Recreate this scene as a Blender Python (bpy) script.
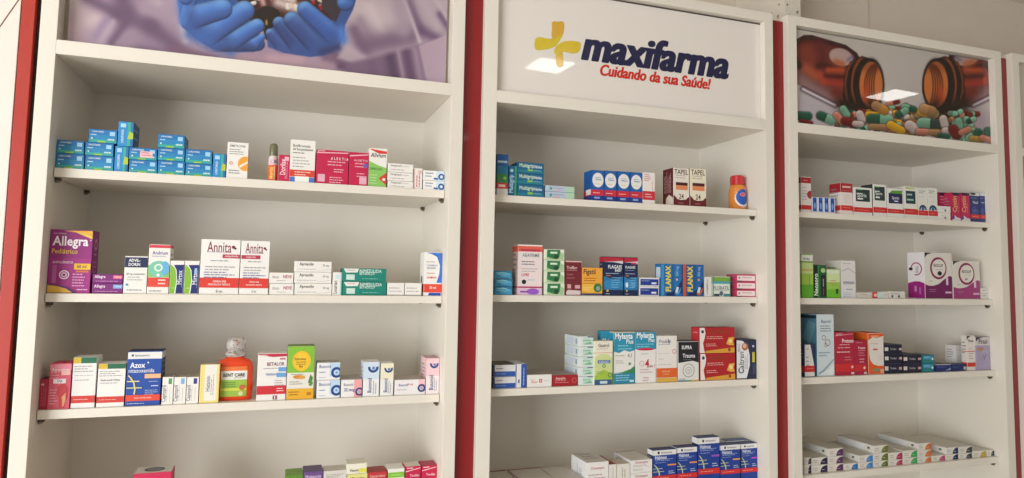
import bpy, bmesh, math, random
import numpy as np
from mathutils import Matrix, Vector
scn = bpy.context.scene
for o in list(bpy.data.objects): bpy.data.objects.remove(o)
COL = scn.collection
RX = random.Random(7)

# ------------------------------------------------------------------ camera
FPX, CXP, CYP = 692.9, 522.18, 223.45
CAM = Vector((0.4808, -1.7673, 0.0))
CR = Vector((0.94223403, -0.3345199, 0.01707261))
CU = Vector((-0.04195762, -0.06730564, 0.99684979))
CF = Vector((0.33231701, 0.93998212, 0.07745332))
cd = bpy.data.cameras.new('camera'); cam = bpy.data.objects.new('camera', cd); COL.objects.link(cam)
M = Matrix.Identity(4)
for i in range(3):
    M[i][0] = CR[i]; M[i][1] = CU[i]; M[i][2] = -CF[i]; M[i][3] = CAM[i]
cam.matrix_world = M
cd.sensor_width = 36; cd.lens = FPX/1024*36
cd.shift_x = -(CXP-512)/1024; cd.shift_y = (CYP-239)/1024
cd.clip_start = .05
scn.camera = cam
scn.view_settings.view_transform = 'Standard'; scn.view_settings.look = 'None'
scn.view_settings.gamma = 1; scn.view_settings.use_curve_mapping = False
scn.view_settings.exposure = 0.0
# ------------------------------------------------------------------ light
CEIL, FLOOR = 1.30, -1.62
world = bpy.data.worlds.new('daylight'); scn.world = world; world.use_nodes = True
bg = world.node_tree.nodes['Background']
bg.inputs[0].default_value = (1.0, 0.965, 0.92, 1); bg.inputs[1].default_value = 0.50
def area(name, loc, target, sx, sy, power, col):
    l = bpy.data.lights.new(name, 'AREA'); l.shape = 'RECTANGLE'; l.size = sx; l.size_y = sy
    l.energy = power; l.color = col
    o = bpy.data.objects.new(name, l); COL.objects.link(o); o.location = loc
    o.rotation_euler = (Vector(target)-Vector(loc)).to_track_quat('-Z', 'Y').to_euler()
    o['kind'] = 'helper'
    return o
area('shopfront_daylight', (-2.9, -3.3, -0.3), (1.2, 0.2, -0.2), 2.6, 2.2, 185, (0.97, 0.99, 1.0))

def pt(px, py, Y):
    """where the sight line through a photo pixel meets the plane y = Y"""
    d = CF*FPX + CR*(px-CXP) - CU*(py-CYP)
    return CAM + d*((Y-CAM.y)/d.y)
def proj(p):
    d = Vector(p)-CAM; w = d.dot(CF)
    return CXP+FPX*d.dot(CR)/w, CYP-FPX*d.dot(CU)/w

# ------------------------------------------------------------------ materials
def lin(c):
    c /= 255.0
    return c/12.92 if c <= .04045 else ((c+.055)/1.055)**2.4
def rgb(h):
    if isinstance(h, str): h = h.lstrip('#'); h = tuple(int(h[i:i+2], 16) for i in (0, 2, 4))
    return tuple(lin(v) for v in h)
MATS = {}
def mat(h, rough=.5, coat=0.0, name=None, noise=.03, metal=0, bump=0.0):
    key = (h, rough, coat, metal, bump, noise)
    if key in MATS: return MATS[key]
    m = bpy.data.materials.new(name or 'print_'+str(h).strip('#')); m.use_nodes = True
    nt = m.node_tree; p = nt.nodes['Principled BSDF']; L = nt.links.new
    c = rgb(h)
    tc = nt.nodes.new('ShaderNodeTexCoord'); n = nt.nodes.new('ShaderNodeTexNoise'); n.inputs['Scale'].default_value = 9 if noise else 3
    L(tc.outputs['Object'], n.inputs['Vector'])
    r = nt.nodes.new('ShaderNodeMapRange'); r.inputs[3].default_value = 1-noise; r.inputs[4].default_value = 1+noise*.5
    L(n.outputs[0], r.inputs[0])
    mx = nt.nodes.new('ShaderNodeVectorMath'); mx.operation = 'SCALE'; mx.inputs[0].default_value = c
    L(r.outputs[0], mx.inputs['Scale']); L(mx.outputs[0], p.inputs['Base Color'])
    p.inputs['Roughness'].default_value = rough; p.inputs['Metallic'].default_value = metal
    p.inputs['Coat Weight'].default_value = coat; p.inputs['Coat Roughness'].default_value = .05
    if bump:
        b = nt.nodes.new('ShaderNodeBump'); b.inputs['Strength'].default_value = bump; b.inputs['Distance'].default_value = .002
        n2 = nt.nodes.new('ShaderNodeTexNoise'); n2.inputs['Scale'].default_value = 60
        L(tc.outputs['Object'], n2.inputs['Vector']); L(n2.outputs[0], b.inputs['Height']); L(b.outputs[0], p.inputs['Normal'])
    MATS[key] = m
    return m
MELA = lambda: mat('#e7e1d6', .38, 0, 'white_melamine', .02)
WALLM = lambda: mat('#dcd0c2', .85, 0, 'beige_wall_paint', .05, 0, .3)
RED = lambda: mat('#8a151a', .3, .12, 'shaded_red_laminate', .03)  # red darkened in the colour for the shaded recesses between units

# ------------------------------------------------------------------ mesh builder
class MB:
    def __init__(s): s.v = []; s.f = []; s.mi = []; s.mats = []
    def m(s, material):
        if material not in s.mats: s.mats.append(material)
        return s.mats.index(material)
    def add(s, vs, fs, material):
        b = len(s.v); k = s.m(material)
        s.v += [tuple(v) for v in vs]; s.f += [tuple(i+b for i in f) for f in fs]; s.mi += [k]*len(fs)
    def box(s, x0, x1, y0, y1, z0, z1, material, bev=0.0):
        if bev <= 0:
            vs = [(x, y, z) for z in (z0, z1) for y in (y0, y1) for x in (x0, x1)]
            s.add(vs, [(0, 2, 3, 1), (4, 5, 7, 6), (0, 1, 5, 4), (2, 6, 7, 3), (0, 4, 6, 2), (1, 3, 7, 5)], material); return
        bm = bmesh.new(); bmesh.ops.create_cube(bm, size=1)
        for v in bm.verts: v.co = Vector(((x0+x1)/2+v.co.x*(x1-x0), (y0+y1)/2+v.co.y*(y1-y0), (z0+z1)/2+v.co.z*(z1-z0)))
        bmesh.ops.bevel(bm, geom=bm.edges[:], offset=bev, segments=2, affect='EDGES', profile=.6)
        bm.verts.index_update()
        s.add([v.co[:] for v in bm.verts], [[v.index for v in f.verts] for f in bm.faces], material); bm.free()
    def build(s, name, parent=None, loc=(0, 0, 0), rz=0, smooth=False):
        me = bpy.data.meshes.new(name); me.from_pydata(s.v, [], s.f)
        for m in s.mats: me.materials.append(m)
        me.polygons.foreach_set('material_index', s.mi)
        if smooth: me.polygons.foreach_set('use_smooth', [True]*len(s.f))
        me.update()
        o = bpy.data.objects.new(name, me); COL.objects.link(o)
        o.location = loc; o.rotation_euler = (0, 0, rz)
        if parent: o.parent = parent
        return o
def tag(o, label=None, cat=None, group=None, kind=None):
    if label: o['label'] = label
    if cat: o['category'] = cat
    if group: o['group'] = group
    if kind: o['kind'] = kind
    return o
def empty(name, loc=(0, 0, 0)):
    o = bpy.data.objects.new(name, None); COL.objects.link(o); o.location = loc; o.empty_display_size = .05
    return o

TXT = {}
def text_geo(t, bold=.02, shear=0.0, res=2):
    k = (t, bold, shear, res)
    if k in TXT: return TXT[k]
    c = bpy.data.curves.new('t', 'FONT'); c.body = t; c.size = 1; c.offset = bold; c.shear = shear
    c.resolution_u = res; c.fill_mode = 'FRONT' if hasattr(c, 'fill_mode') else c.fill_mode
    c.space_character = 1.0+bold*1.2
    o = bpy.data.objects.new('t', c); COL.objects.link(o)
    bpy.context.view_layer.update()
    me = bpy.data.meshes.new_from_object(o.evaluated_get(bpy.context.evaluated_depsgraph_get()))
    vs = np.array([v.co[:2] for v in me.vertices]); fs = [tuple(p.vertices) for p in me.polygons]
    bpy.data.objects.remove(o); bpy.data.curves.remove(c); bpy.data.meshes.remove(me)
    if len(vs) == 0: vs = np.zeros((1, 2))
    a, b = vs.min(0), vs.max(0)
    TXT[k] = (vs, fs, a, b)
    return TXT[k]

# ------------------------------------------------------------------ print layout on a flat face
# T maps (u metres, v metres, lift) on the face to local xyz; W, H are the face size
def draw(mb, T, W, H, elems, lay0=0):
    lay = lay0
    for e in elems:
        lay += 1; d = .00012*lay; k = e[0]
        if k == 'r':
            _, u0, v0, u1, v1, c = e
            e0 = .0012 if W > .01 else 0
            a, b = max(u0*W, .0004), min(u1*W, W-.0004); lo, hi = max(v0*H, .0004), min(v1*H, H-.0004)
            mb.add([T(a, lo, d), T(b, lo, d), T(b, hi, d), T(a, hi, d)], [(0, 1, 2, 3)], mat(c))
        elif k == 'p':
            _, pts, c = e
            mb.add([T(min(max(u, .01), .99)*W, min(max(v, .008), .992)*H, d) for u, v in pts], [tuple(range(len(pts)))], mat(c))
        elif k in 'ce':   # disc / ring, radius in face widths; e: (u,v,ru,rv) both in own fractions
            if k == 'c': _, u, v, r, c = e[:5]; ri = e[5] if len(e) > 5 else 0; a0, a1 = (e[6], e[7]) if len(e) > 7 else (0, 360); ru = rv = r*W
            else: _, u, v, ru, rv, c = e[:6]; ri = 0; a0, a1 = 0, 360; ru *= W; rv *= H
            n = 24; A = [math.radians(a0+(a1-a0)*i/n) for i in range(n+1)]
            cl = lambda x, y: T(min(max(x, .0004), W-.0004), min(max(y, .0004), H-.0004), d)
            out = [cl(u*W+ru*math.cos(a), v*H+rv*math.sin(a)) for a in A]
            if ri:
                inn = [cl(u*W+ri*ru*math.cos(a), v*H+ri*rv*math.sin(a)) for a in A]
                mb.add(out+inn, [(i, i+1, n+2+i, n+1+i) for i in range(n)], mat(c))
            else:
                mb.add([cl(u*W, v*H)]+out, [(0, i+1, i+2) for i in range(n)], mat(c))
        elif k == 't':    # ('t', text, u, v, width, colour, {opts}) centred, fitted to width (face widths), h caps height
            _, t, u, v, w, c = e[:6]; o = e[6] if len(e) > 6 else {}
            vs, fs, a, b = text_geo(t, o.get('b', .02)*.7, o.get('s', 0))
            tw, th = b-a
            rot = o.get('rot', 0)
            L = w*(H if rot else W)
            sc = L/max(tw, 1e-6)
            sy = sc*o.get('tall', 1.25)
            if 'h' in o: sy = o['h']*(W if rot else H)/max(th, 1e-6)
            P = []
            for x, y in vs:
                x = (x-(a[0]+b[0])/2)*sc; y = (y-(a[1]+b[1])/2)*sy
                if rot: x, y = -y, x
                P.append(T(u*W+x, v*H+y, d))
            mb.add(P, fs, mat(c))
        elif k == 'l':    # fine print: rows of short strokes
            _, u0, u1, vtop, n, dv, c = e[:7]; th = e[7] if len(e) > 7 else .35
            rr = random.Random(int(abs(u0*97+vtop*991)*10)+n)
            for i in range(n):
                v = vtop-i*dv; x = u0; end = u1-(u1-u0)*rr.random()*.35
                while x < end:
                    ln = min((.04+rr.random()*.12)*(u1-u0)*1.5, end-x)
                    mb.add([T(x*W, (v-dv*th/2)*H, d), T((x+ln)*W, (v-dv*th/2)*H, d), T((x+ln)*W, (v+dv*th/2)*H, d), T(x*W, (v+dv*th/2)*H, d)], [(0, 1, 2, 3)], mat(c))
                    x += ln+.03*(u1-u0)
        elif k == 'v':    # vertical fine print columns
            _, u0, v0, v1, n, du, c = e[:7]
            rr = random.Random(int(u0*997)+n)
            for i in range(n):
                u = u0+i*du; y = v0; end = v1-(v1-v0)*rr.random()*.3
                while y < end:
                    ln = min((.06+rr.random()*.14)*(v1-v0), end-y)
                    mb.add([T((u-du*.2)*W, y*H, d), T((u+du*.2)*W, y*H, d), T((u+du*.2)*W, (y+ln)*H, d), T((u-du*.2)*W, (y+ln)*H, d)], [(0, 1, 2, 3)], mat(c))
                    y += ln+.03*(v1-v0)
    return lay

def carton(x0, x1, z0, z1, yf, depth, body, front, sides=None, top=None, rz=0, name='medicine_box', topcol=None, sidecol=None):
    """folded carton; its own frame has the origin at the centre of its base"""
    w, h = x1-x0, z1-z0
    mb = MB(); mb.box(-w/2, w/2, -depth/2, depth/2, 0, h, mat(body), .0009)
    TF = lambda u, v, d: (-w/2+u, -depth/2-d, v)
    TL = lambda u, v, d: (-w/2-d, depth/2-u, v)
    TR = lambda u, v, d: (w/2+d, -depth/2+u, v)
    TT = lambda u, v, d: (-w/2+u, -depth/2+v, h+d)
    for T in (TL, TR):
        n = 0
        if sidecol: n = draw(mb, T, depth, h, [('r', 0, 0, 1, 1, sidecol)])
        draw(mb, T, depth, h, [e for e in front if e[0] == 'r' and e[1] <= 0 and e[3] >= 1] + (sides or [('l', .15, .85, .8, 4, .1, '#8d8d92')]), n)
    n = 0
    if topcol: n = draw(mb, TT, w, depth, [('r', 0, 0, 1, 1, topcol)])
    draw(mb, TT, w, depth, (top or []) + [('r', .0, .945, 1, .955, '#6f6a62')], n)   # the tuck flap's slit
    draw(mb, TF, w, h, front)
    return mb.build(name, None, ((x0+x1)/2, yf+depth/2, z0), rz)

# ------------------------------------------------------------------ shelving units
XS = {1: (-.0334, 0.0, .9, .9336), 2: (.9892, 1.027, 1.9093, 1.9420), 3: (2.0, 2.0353, 2.9277, 2.9645)}
ZTOP = {1: .855, 2: .8535, 3: .8586}
ZT = {1: (.4777, .510), 2: (.473, .5059), 3: (.4776, .5086)}
ZS = {1: {'A': (.208, .2285), 'B': (-.0726, -.0535), 'C': (-.3293, -.3094), 'D': (-.6270, -.6060), 'E': (-.91, -.89), 'F': (-1.2, -1.18)},
      2: {'A': (.2059, .2257), 'B': (-.0679, -.0492), 'C': (-.3217, -.3024), 'D': (-.6270, -.6060), 'E': (-.91, -.89), 'F': (-1.2, -1.18)},
      3: {'A': (.2091, .2277), 'B': (-.0712, -.0509), 'C': (-.3242, -.3033), 'D': (-.6277, -.6063), 'E': (-.91, -.89), 'F': (-1.2, -1.18)}}
YS, YB = .0425, .36
YSU = {1: .0425, 2: .0425, 3: .0355, 4: .0355}
PANEL_Y = {1: .036, 2: .022, 3: .022}
CLIP = lambda: mat('#4a3a2c', .35, .2, 'brown_plastic')
def unit(n, xs, ztop, zt, zs, label, py):
    lo, li, ri, ro = xs
    root = empty('shelving_unit', ((lo+ro)/2, .18, FLOOR)); tag(root, label, 'shelf unit', 'white wall shelving units')
    inv = Vector(root.location)
    def part(mb, name, par=root):
        o = mb.build(name); o.parent = par
        o.matrix_parent_inverse = Matrix.Translation(-inv) if par is root else Matrix.Identity(4)
        return o
    W = MELA()
    for a, b in ((lo, li), (ri, ro)):
        m = MB(); m.box(a, b, 0, YB+.012, FLOOR, ztop, W, .0012); part(m, 'side_panel')
    m = MB(); m.box(li, ri, YB, YB+.012, FLOOR+.08, ztop-.002, W); part(m, 'back_panel')
    m = MB(); m.box(li, ri, 0, YB, ztop-.03, ztop, W, .001); part(m, 'top_panel')
    m = MB(); m.box(li, ri, 0, YB, zt[0], zt[1], W, .001); part(m, 'fixed_board')
    m = MB(); m.box(li, ri, .03, YB, FLOOR, FLOOR+.08, W, .001); part(m, 'plinth')
    for k, (a, b) in zs.items():
        m = MB(); m.box(li+.0015, ri-.0015, YSU[n], YB, a, b, W, .0008); s = part(m, 'shelf')
        for x in (li, ri):
            for y in (YSU[n]+.012, YB-.05):
                sg = 1 if x == li else -1
                m = MB(); xa, xb = sorted((x, x+sg*.012)); m.box(xa, xb, y, y+.012, a-.008, a-.0002, CLIP(), .001)
                m.box(*sorted((x, x+sg*.008)), y+.003, y+.011, a-.012, a-.007, mat('#8b8378', .3, 0, 'clip_metal', .02, 1), .001)
                c = m.build('shelf_support'); c.parent = s
    return root, inv, part

u1 = unit(1, XS[1], ZTOP[1], ZT[1], ZS[1], 'white shelving unit under the poster of blue gloved hands', PANEL_Y[1])
u2 = unit(2, XS[2], ZTOP[2], ZT[2], ZS[2], 'white shelving unit under the yellow cross pharmacy sign', PANEL_Y[2])
u3 = unit(3, XS[3], ZTOP[3], ZT[3], ZS[3], 'white shelving unit under the poster of spilled pill bottles', PANEL_Y[3])
u4x = (3.021, 3.058, 3.93, 3.965)
u4 = unit(4, u4x, .862, ZT[3], ZS[3], 'white shelving unit only partly in view at the far right', .022)
m = MB(); m.box(u4x[1], u4x[2], .022, .03, ZT[3][1], .862-.03, mat('#c9c2b8', .2, .3)); u4[2](m, 'header_panel')

# red filler strips between the units: things of their own, set back from the front
def strip(x0, x1, z1, label, yy=.021, m_=None):
    m = MB(); m.box(x0+.0006, x1-.0006, yy, yy+.02, FLOOR, z1, m_ or RED(), .001)
    o = m.build('filler_strip'); tag(o, label, 'filler strip', 'red filler strips between the shelving units')
strip(.9336, .9892, .842, 'glossy red vertical filler strip between glove poster unit and sign unit')
strip(1.9420, 2.0, .842, 'glossy red vertical filler strip between sign unit and pill bottle poster unit')
strip(2.9645, 3.021, .846, 'glossy shade-darkened red narrow filler strip right of the pill bottle poster unit')
xl = pt(21.8, 0, .004).x
strip(xl, -.0450, .855, 'red vertical filler strip brightened as if lit, left of the glove poster unit', .004, mat('#b23226', .35, .1, 'lit_red_laminate', .03))  # same laminate with its warm light put into a brighter colour
m = MB(); m.box(-.0450, -.0336, .02, .05, FLOOR, .85, mat('#2a1512', .6))  # dark strip put in as the shade of the open gap
o = m.build('gap_shade'); tag(o, 'dark sliver painted as gap shade between red strip and left shelving unit', 'shade_strip')

# far-left cupboard: white end panel with a thin slanting seam
m = MB(); m.box(xl-.55, xl-.0005, .002, .37, FLOOR, .9, mat('#ece0d8', .4, 0, 'white_cupboard'), .0015)
a, b = pt(-1.5, 28.5, .0015), pt(19.5, -1.5, .0015); ext = (b-a); a = a-ext*3; b = b+ext*1.0
nrm = Vector((-ext.z, 0, ext.x)).normalized()*.0011
m.add([a-nrm, b-nrm, b+nrm, a+nrm], [(0, 1, 2, 3)], mat('#6b4a40', .6))
o = m.build('cupboard'); tag(o, 'plain pinkish white cupboard panel with a thin slanting seam', 'cupboard')

# ------------------------------------------------------------------ header posters (flat prints)
def cmat(name):
    m = bpy.data.materials.new(name); m.use_nodes = True; nt = m.node_tree; p = nt.nodes['Principled BSDF']
    a = nt.nodes.new('ShaderNodeVertexColor'); a.layer_name = 'ink'; nt.links.new(a.outputs[0], p.inputs['Base Color'])
    p.inputs['Roughness'].default_value = .02; p.inputs['Specular IOR Level'].default_value = .55
    p.inputs['Coat Weight'].default_value = .15; p.inputs['Coat Roughness'].default_value = .015
    return m
def poster(name, part, x0, x1, z0, z1, Y, nx, nz, paint):
    xs = np.linspace(x0, x1, nx); zs = np.linspace(z0, z1, nz)
    X, Z = np.meshgrid(xs, zs)
    d = np.stack([X-CAM.x, np.full_like(X, Y-CAM.y), Z-CAM.z], -1)
    w = d@np.array(CF); px = CXP+FPX*(d@np.array(CR))/w; py = CYP-FPX*(d@np.array(CU))/w   # print layout was traced in photo units
    C = paint(px, py)
    C = np.clip(C, 0, 255)/255; C = np.where(C <= .04045, C/12.92, ((C+.055)/1.055)**2.4)
    n0 = nx*nz
    vs = [(x, Y, z) for z in zs for x in xs]+[(x0, Y+.004, z0), (x1, Y+.004, z0), (x1, Y+.004, z1), (x0, Y+.004, z1)]
    fs = [(j*nx+i, j*nx+i+1, (j+1)*nx+i+1, (j+1)*nx+i) for j in range(nz-1) for i in range(nx-1)]
    fs += [(n0+3, n0+2, n0+1, n0), (0, n0, n0+1, nx-1), (n0-nx, n0-1, n0+2, n0+3), (0, n0-nx, n0+3, n0), (nx-1, n0+1, n0+2, n0-1)]
    me = bpy.data.meshes.new(name); me.from_pydata(vs, [], fs)
    ca = me.color_attributes.new('ink', 'FLOAT_COLOR', 'POINT')
    A = np.ones((len(vs), 4), dtype=np.float32); A[:n0, :3] = C.reshape(-1, 3); A[n0:, :3] = .6
    ca.data.foreach_set('color', A.ravel())
    me.materials.append(cmat(name+'_ink')); me.update()
    o = bpy.data.objects.new(name, me); COL.objects.link(o)
    o.parent = part[0]; o.matrix_parent_inverse = Matrix.Translation(-part[1])
    return o
def cap_sd(x, y, x0, y0, x1, y1):
    dx, dy = x1-x0, y1-y0; t = np.clip(((x-x0)*dx+(y-y0)*dy)/(dx*dx+dy*dy+1e-9), 0, 1)
    cx, cy = x-(x0+t*dx), y-(y0+t*dy)
    return np.hypot(cx, cy), t, cx, cy
def blend(C, a, col): return C*(1-a[..., None])+np.asarray(col, float)*a[..., None] if np.ndim(col) <= 1 else C*(1-a[..., None])+col*a[..., None]
def soft(C, x, y, x0, y0, x1, y1, r, col, s=1.0, k=.85):
    d, *_ = cap_sd(x, y, x0, y0, x1, y1); a = k*np.exp(-(d/r)**2*s); return blend(C, a, col)
def finger(C, x, y, x0, y0, x1, y1, r0, r1, base=(70, 112, 190), hi=(118, 168, 228), sh=(38, 48, 92)):
    d, t, cx, cy = cap_sd(x, y, x0, y0, x1, y1); r = r0+(r1-r0)*t
    a = np.clip((r-d)/1.0+.5, 0, 1)*(np.clip(t*2.6+.12, 0, 1) if r0 > 5 else 1); q = np.clip(d/r, 0, 1)
    lit = np.clip(-(cy*.85+cx*.25)/r, -1, 1)
    c = np.asarray(base, float)+(np.asarray(hi, float)-base)*np.clip(lit, 0, 1)[..., None]**1.3
    c = c+(np.asarray(sh, float)-c)*(np.clip(-lit*.75+.1, 0, 1)*.9)[..., None]
    tip = np.clip((t-.75)*4, 0, 1)*np.clip(lit+.2, 0, 1)
    c = c+(np.asarray((125, 185, 235), float)-c)*(tip*.5)[..., None]
    c = c*(1-.35*q[..., None]**6)
    return blend(C, a, c)
def poly_mask(x, y, P, s=1.0):
    ins = np.zeros(x.shape, bool); dm = np.full(x.shape, 1e9)
    n = len(P)
    for i in range(n):
        (xa, ya), (xb, yb) = P[i], P[(i+1) % n]
        c = ((ya > y) != (yb > y)) & (x < (xb-xa)*(y-ya)/(yb-ya+1e-12)+xa); ins ^= c
        d, *_ = cap_sd(x, y, xa, ya, xb, yb); dm = np.minimum(dm, d)
    return np.clip(np.where(ins, dm, -dm)/s+.5, 0, 1)
def paint_hands(x, y):
    C = np.zeros(x.shape+(3,))+np.array((158, 136, 158.))
    C += (np.sin(x*.045+y*.09)*7)[..., None]
    S = lambda *a, **k: soft(C, x, y, *a, **k)
    lt, dk, md = (198, 180, 188), (100, 78, 106), (132, 108, 138)
    C = S(72, 30, 90, 5, 16, (186, 160, 172)); C = S(90, 20, 104, 14, 9, (200, 180, 188)); C = S(66, -30, 76, 0, 14, lt)
    C = S(86, -2, 118, 14, 7, dk); C = S(118, 14, 150, 26, 10, dk); C = S(150, 26, 180, 50, 8, (98, 76, 104)); C = S(118, -10, 128, 12, 9, dk)
    C = S(140, 52, 185, 60, 9, (120, 98, 128)); C = S(96, 36, 106, 20, 4, (150, 130, 160)); C = S(101, 42, 113, 22, 3.5, (178, 158, 178))
    C = S(112, 42, 126, 22, 5, dk); C = S(120, 44, 134, 34, 4, (150, 128, 150)); C = S(145, 8, 165, 14, 6, (160, 140, 158)); C = S(148, -6, 158, 2, 5, (178, 160, 172))
    C = S(178, 20, 200, 44, 6, (176, 152, 168)); C = S(170, 48, 230, 62, 5, (120, 90, 116)); C = S(182, 26, 186, 40, 4, lt); C = S(225, 55, 330, 66, 5, (168, 140, 154))
    C = S(270, 58, 300, 60, 5, (186, 152, 166)); C = S(325, 58, 345, 62, 4, (124, 96, 120)); C = S(330, 52, 372, 78, 6, (112, 86, 110)); C = S(340, 66, 372, 72, 4, (90, 66, 90))
    # right sleeve
    m = poly_mask(x, y, [(352, -60), (470, -60), (470, 28), (418, 45), (352, 63), (338, 58), (344, 40)], 5)
    sl = np.zeros_like(C)+np.array((172, 156, 166.))
    T = lambda *a, **k: soft(sl, x, y, *a, **k)
    sl = T(352, 5, 395, 20, 14, (188, 172, 178)); sl = T(360, 20, 372, 40, 5, (150, 130, 148)); sl = T(370, 8, 382, 30, 5, (196, 182, 188))
    sl = T(354, 30, 364, 50, 7, (108, 84, 110)); sl = T(366, 46, 410, 36, 11, (112, 88, 116)); sl = T(347, 48, 362, 58, 5, (180, 160, 174))
    sl = T(409, 2, 420, 30, 5, (106, 84, 112)); sl = T(420, 30, 436, 38, 6, (102, 78, 108)); sl = T(404, 0, 420, 42, 2.2, (196, 178, 190)); sl = T(422, 0, 438, 26, 5, (178, 162, 174))
    sl = T(440, 14, 450, 30, 4, (100, 76, 108)); sl = T(436, 0, 450, 22, 2.5, (184, 166, 178)); sl = T(398, 0, 404, 30, 8, (160, 142, 158))
    C = blend(C, m, sl)
    m = poly_mask(x, y, [(346, 64), (418, 46), (428, 90), (340, 90)], 6)
    ct = np.zeros_like(C)+np.array((120, 96, 122.))
    for x0, c, r in ((372, (112, 90, 116), 5), (392, (84, 62, 90), 6), (401, (160, 138, 158), 2.5), (409, (96, 72, 100), 4), (418, (158, 134, 156), 3.5), (424, (140, 118, 142), 2)):
        ct = soft(ct, x, y, x0-3, 50, x0+4, 86, r, c)
    C = blend(C, m, ct)
    m = poly_mask(x, y, [(419, 46), (470, 26), (470, 100), (429, 90)], 1.5); C = blend(C, m*.85, (178, 156, 172))
    # tray of pills and glass held between the hands
    C = blend(C, poly_mask(x, y, [(205, -60), (345, -60), (340, 20), (300, 24), (262, 30), (235, 14), (226, -4)]), (58, 24, 24))
    R = random.Random(3)
    for i in range(90):
        a, b = R.uniform(226, 338), R.uniform(-45, 9); c = R.choice([(150, 40, 40), (205, 190, 185), (222, 212, 200), (120, 26, 28), (90, 30, 26), (190, 110, 60)])
        C = finger(C, x, y, a, b, a+R.uniform(-4, 4), b+R.uniform(-3, 3), 2.2, 2.2, c, tuple(min(255, v+40) for v in c), tuple(v*.5 for v in c))
    C = soft(C, x, y, 278, 2, 296, 8, 6, (220, 205, 200)); C = soft(C, x, y, 262, -1, 263, 3, 3, (205, 170, 165))
    C = blend(C, np.clip((1-np.hypot((x-267)/13.5, (y-16)/9.5))*9+.5, 0, 1), (30, 20, 16)); C = blend(C, poly_mask(x, y, [(260, 20), (275, 20), (268, 40), (266, 40)]), (26, 18, 20))
    C = soft(C, x, y, 266.5, 21, 266.6, 24, 1.2, (190, 150, 30))
    C = blend(C, poly_mask(x, y, [(318, -60), (345, -60), (344, 30), (336, 24), (322, 8)]), (52, 44, 52))
    # left glove
    C = blend(C, poly_mask(x, y, [(172, -60), (206, -60), (232, -8), (262, 38), (265, 47), (254, 52), (236, 52.5), (212, 49), (196, 39), (182, 27), (179, 10), (176, -8)], 1.2), (52, 82, 146))
    C = soft(C, x, y, 190, 34, 230, 50, 7, (58, 96, 168)); C = soft(C, x, y, 181, 2, 183, 22, 5, (72, 122, 200))
    C = finger(C, x, y, 184, 20, 192, -8, 6, 7); C = finger(C, x, y, 210, 46, 258, 44, 6, 7, (54, 78, 136), (70, 100, 165))
    C = finger(C, x, y, 252, 46, 262, 37, 6.5, 3.5); C = finger(C, x, y, 228, 44, 257, 26, 9, 7.5)
    C = finger(C, x, y, 205, 38, 244, 11, 11, 10.5); C = finger(C, x, y, 190, 18, 222, 9, 12, 10.5); C = finger(C, x, y, 196, -16, 186, -2, 8, 7)
    # right glove
    C = blend(C, poly_mask(x, y, [(352, -60), (358, -10), (353, 10), (345, 25), (344, 38), (338, 48), (326, 55), (310, 57), (284, 53), (268, 47), (266, 32), (280, 22), (310, 8), (336, 22), (342, 8), (335, -8), (336, -60)], 1.2), (54, 80, 142))
    C = soft(C, x, y, 341, 30, 343, 40, 5, (75, 125, 205)); 
    C = finger(C, x, y, 282, 48, 270, 33, 6, 4.5, (58, 78, 140)); C = finger(C, x, y, 298, 48, 279, 23, 7.5, 6.5, (52, 72, 130)); C = finger(C, x, y, 318, 48, 292, 20, 9, 8.5, (56, 78, 140))
    C = finger(C, x, y, 337, 38, 305, 9, 10, 8, (62, 98, 176)); C = finger(C, x, y, 352, -22, 346, 2, 9, 9)
    C = soft(C, x, y, 322, 52, 338, 48, 4, (50, 56, 100))
    return C
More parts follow.
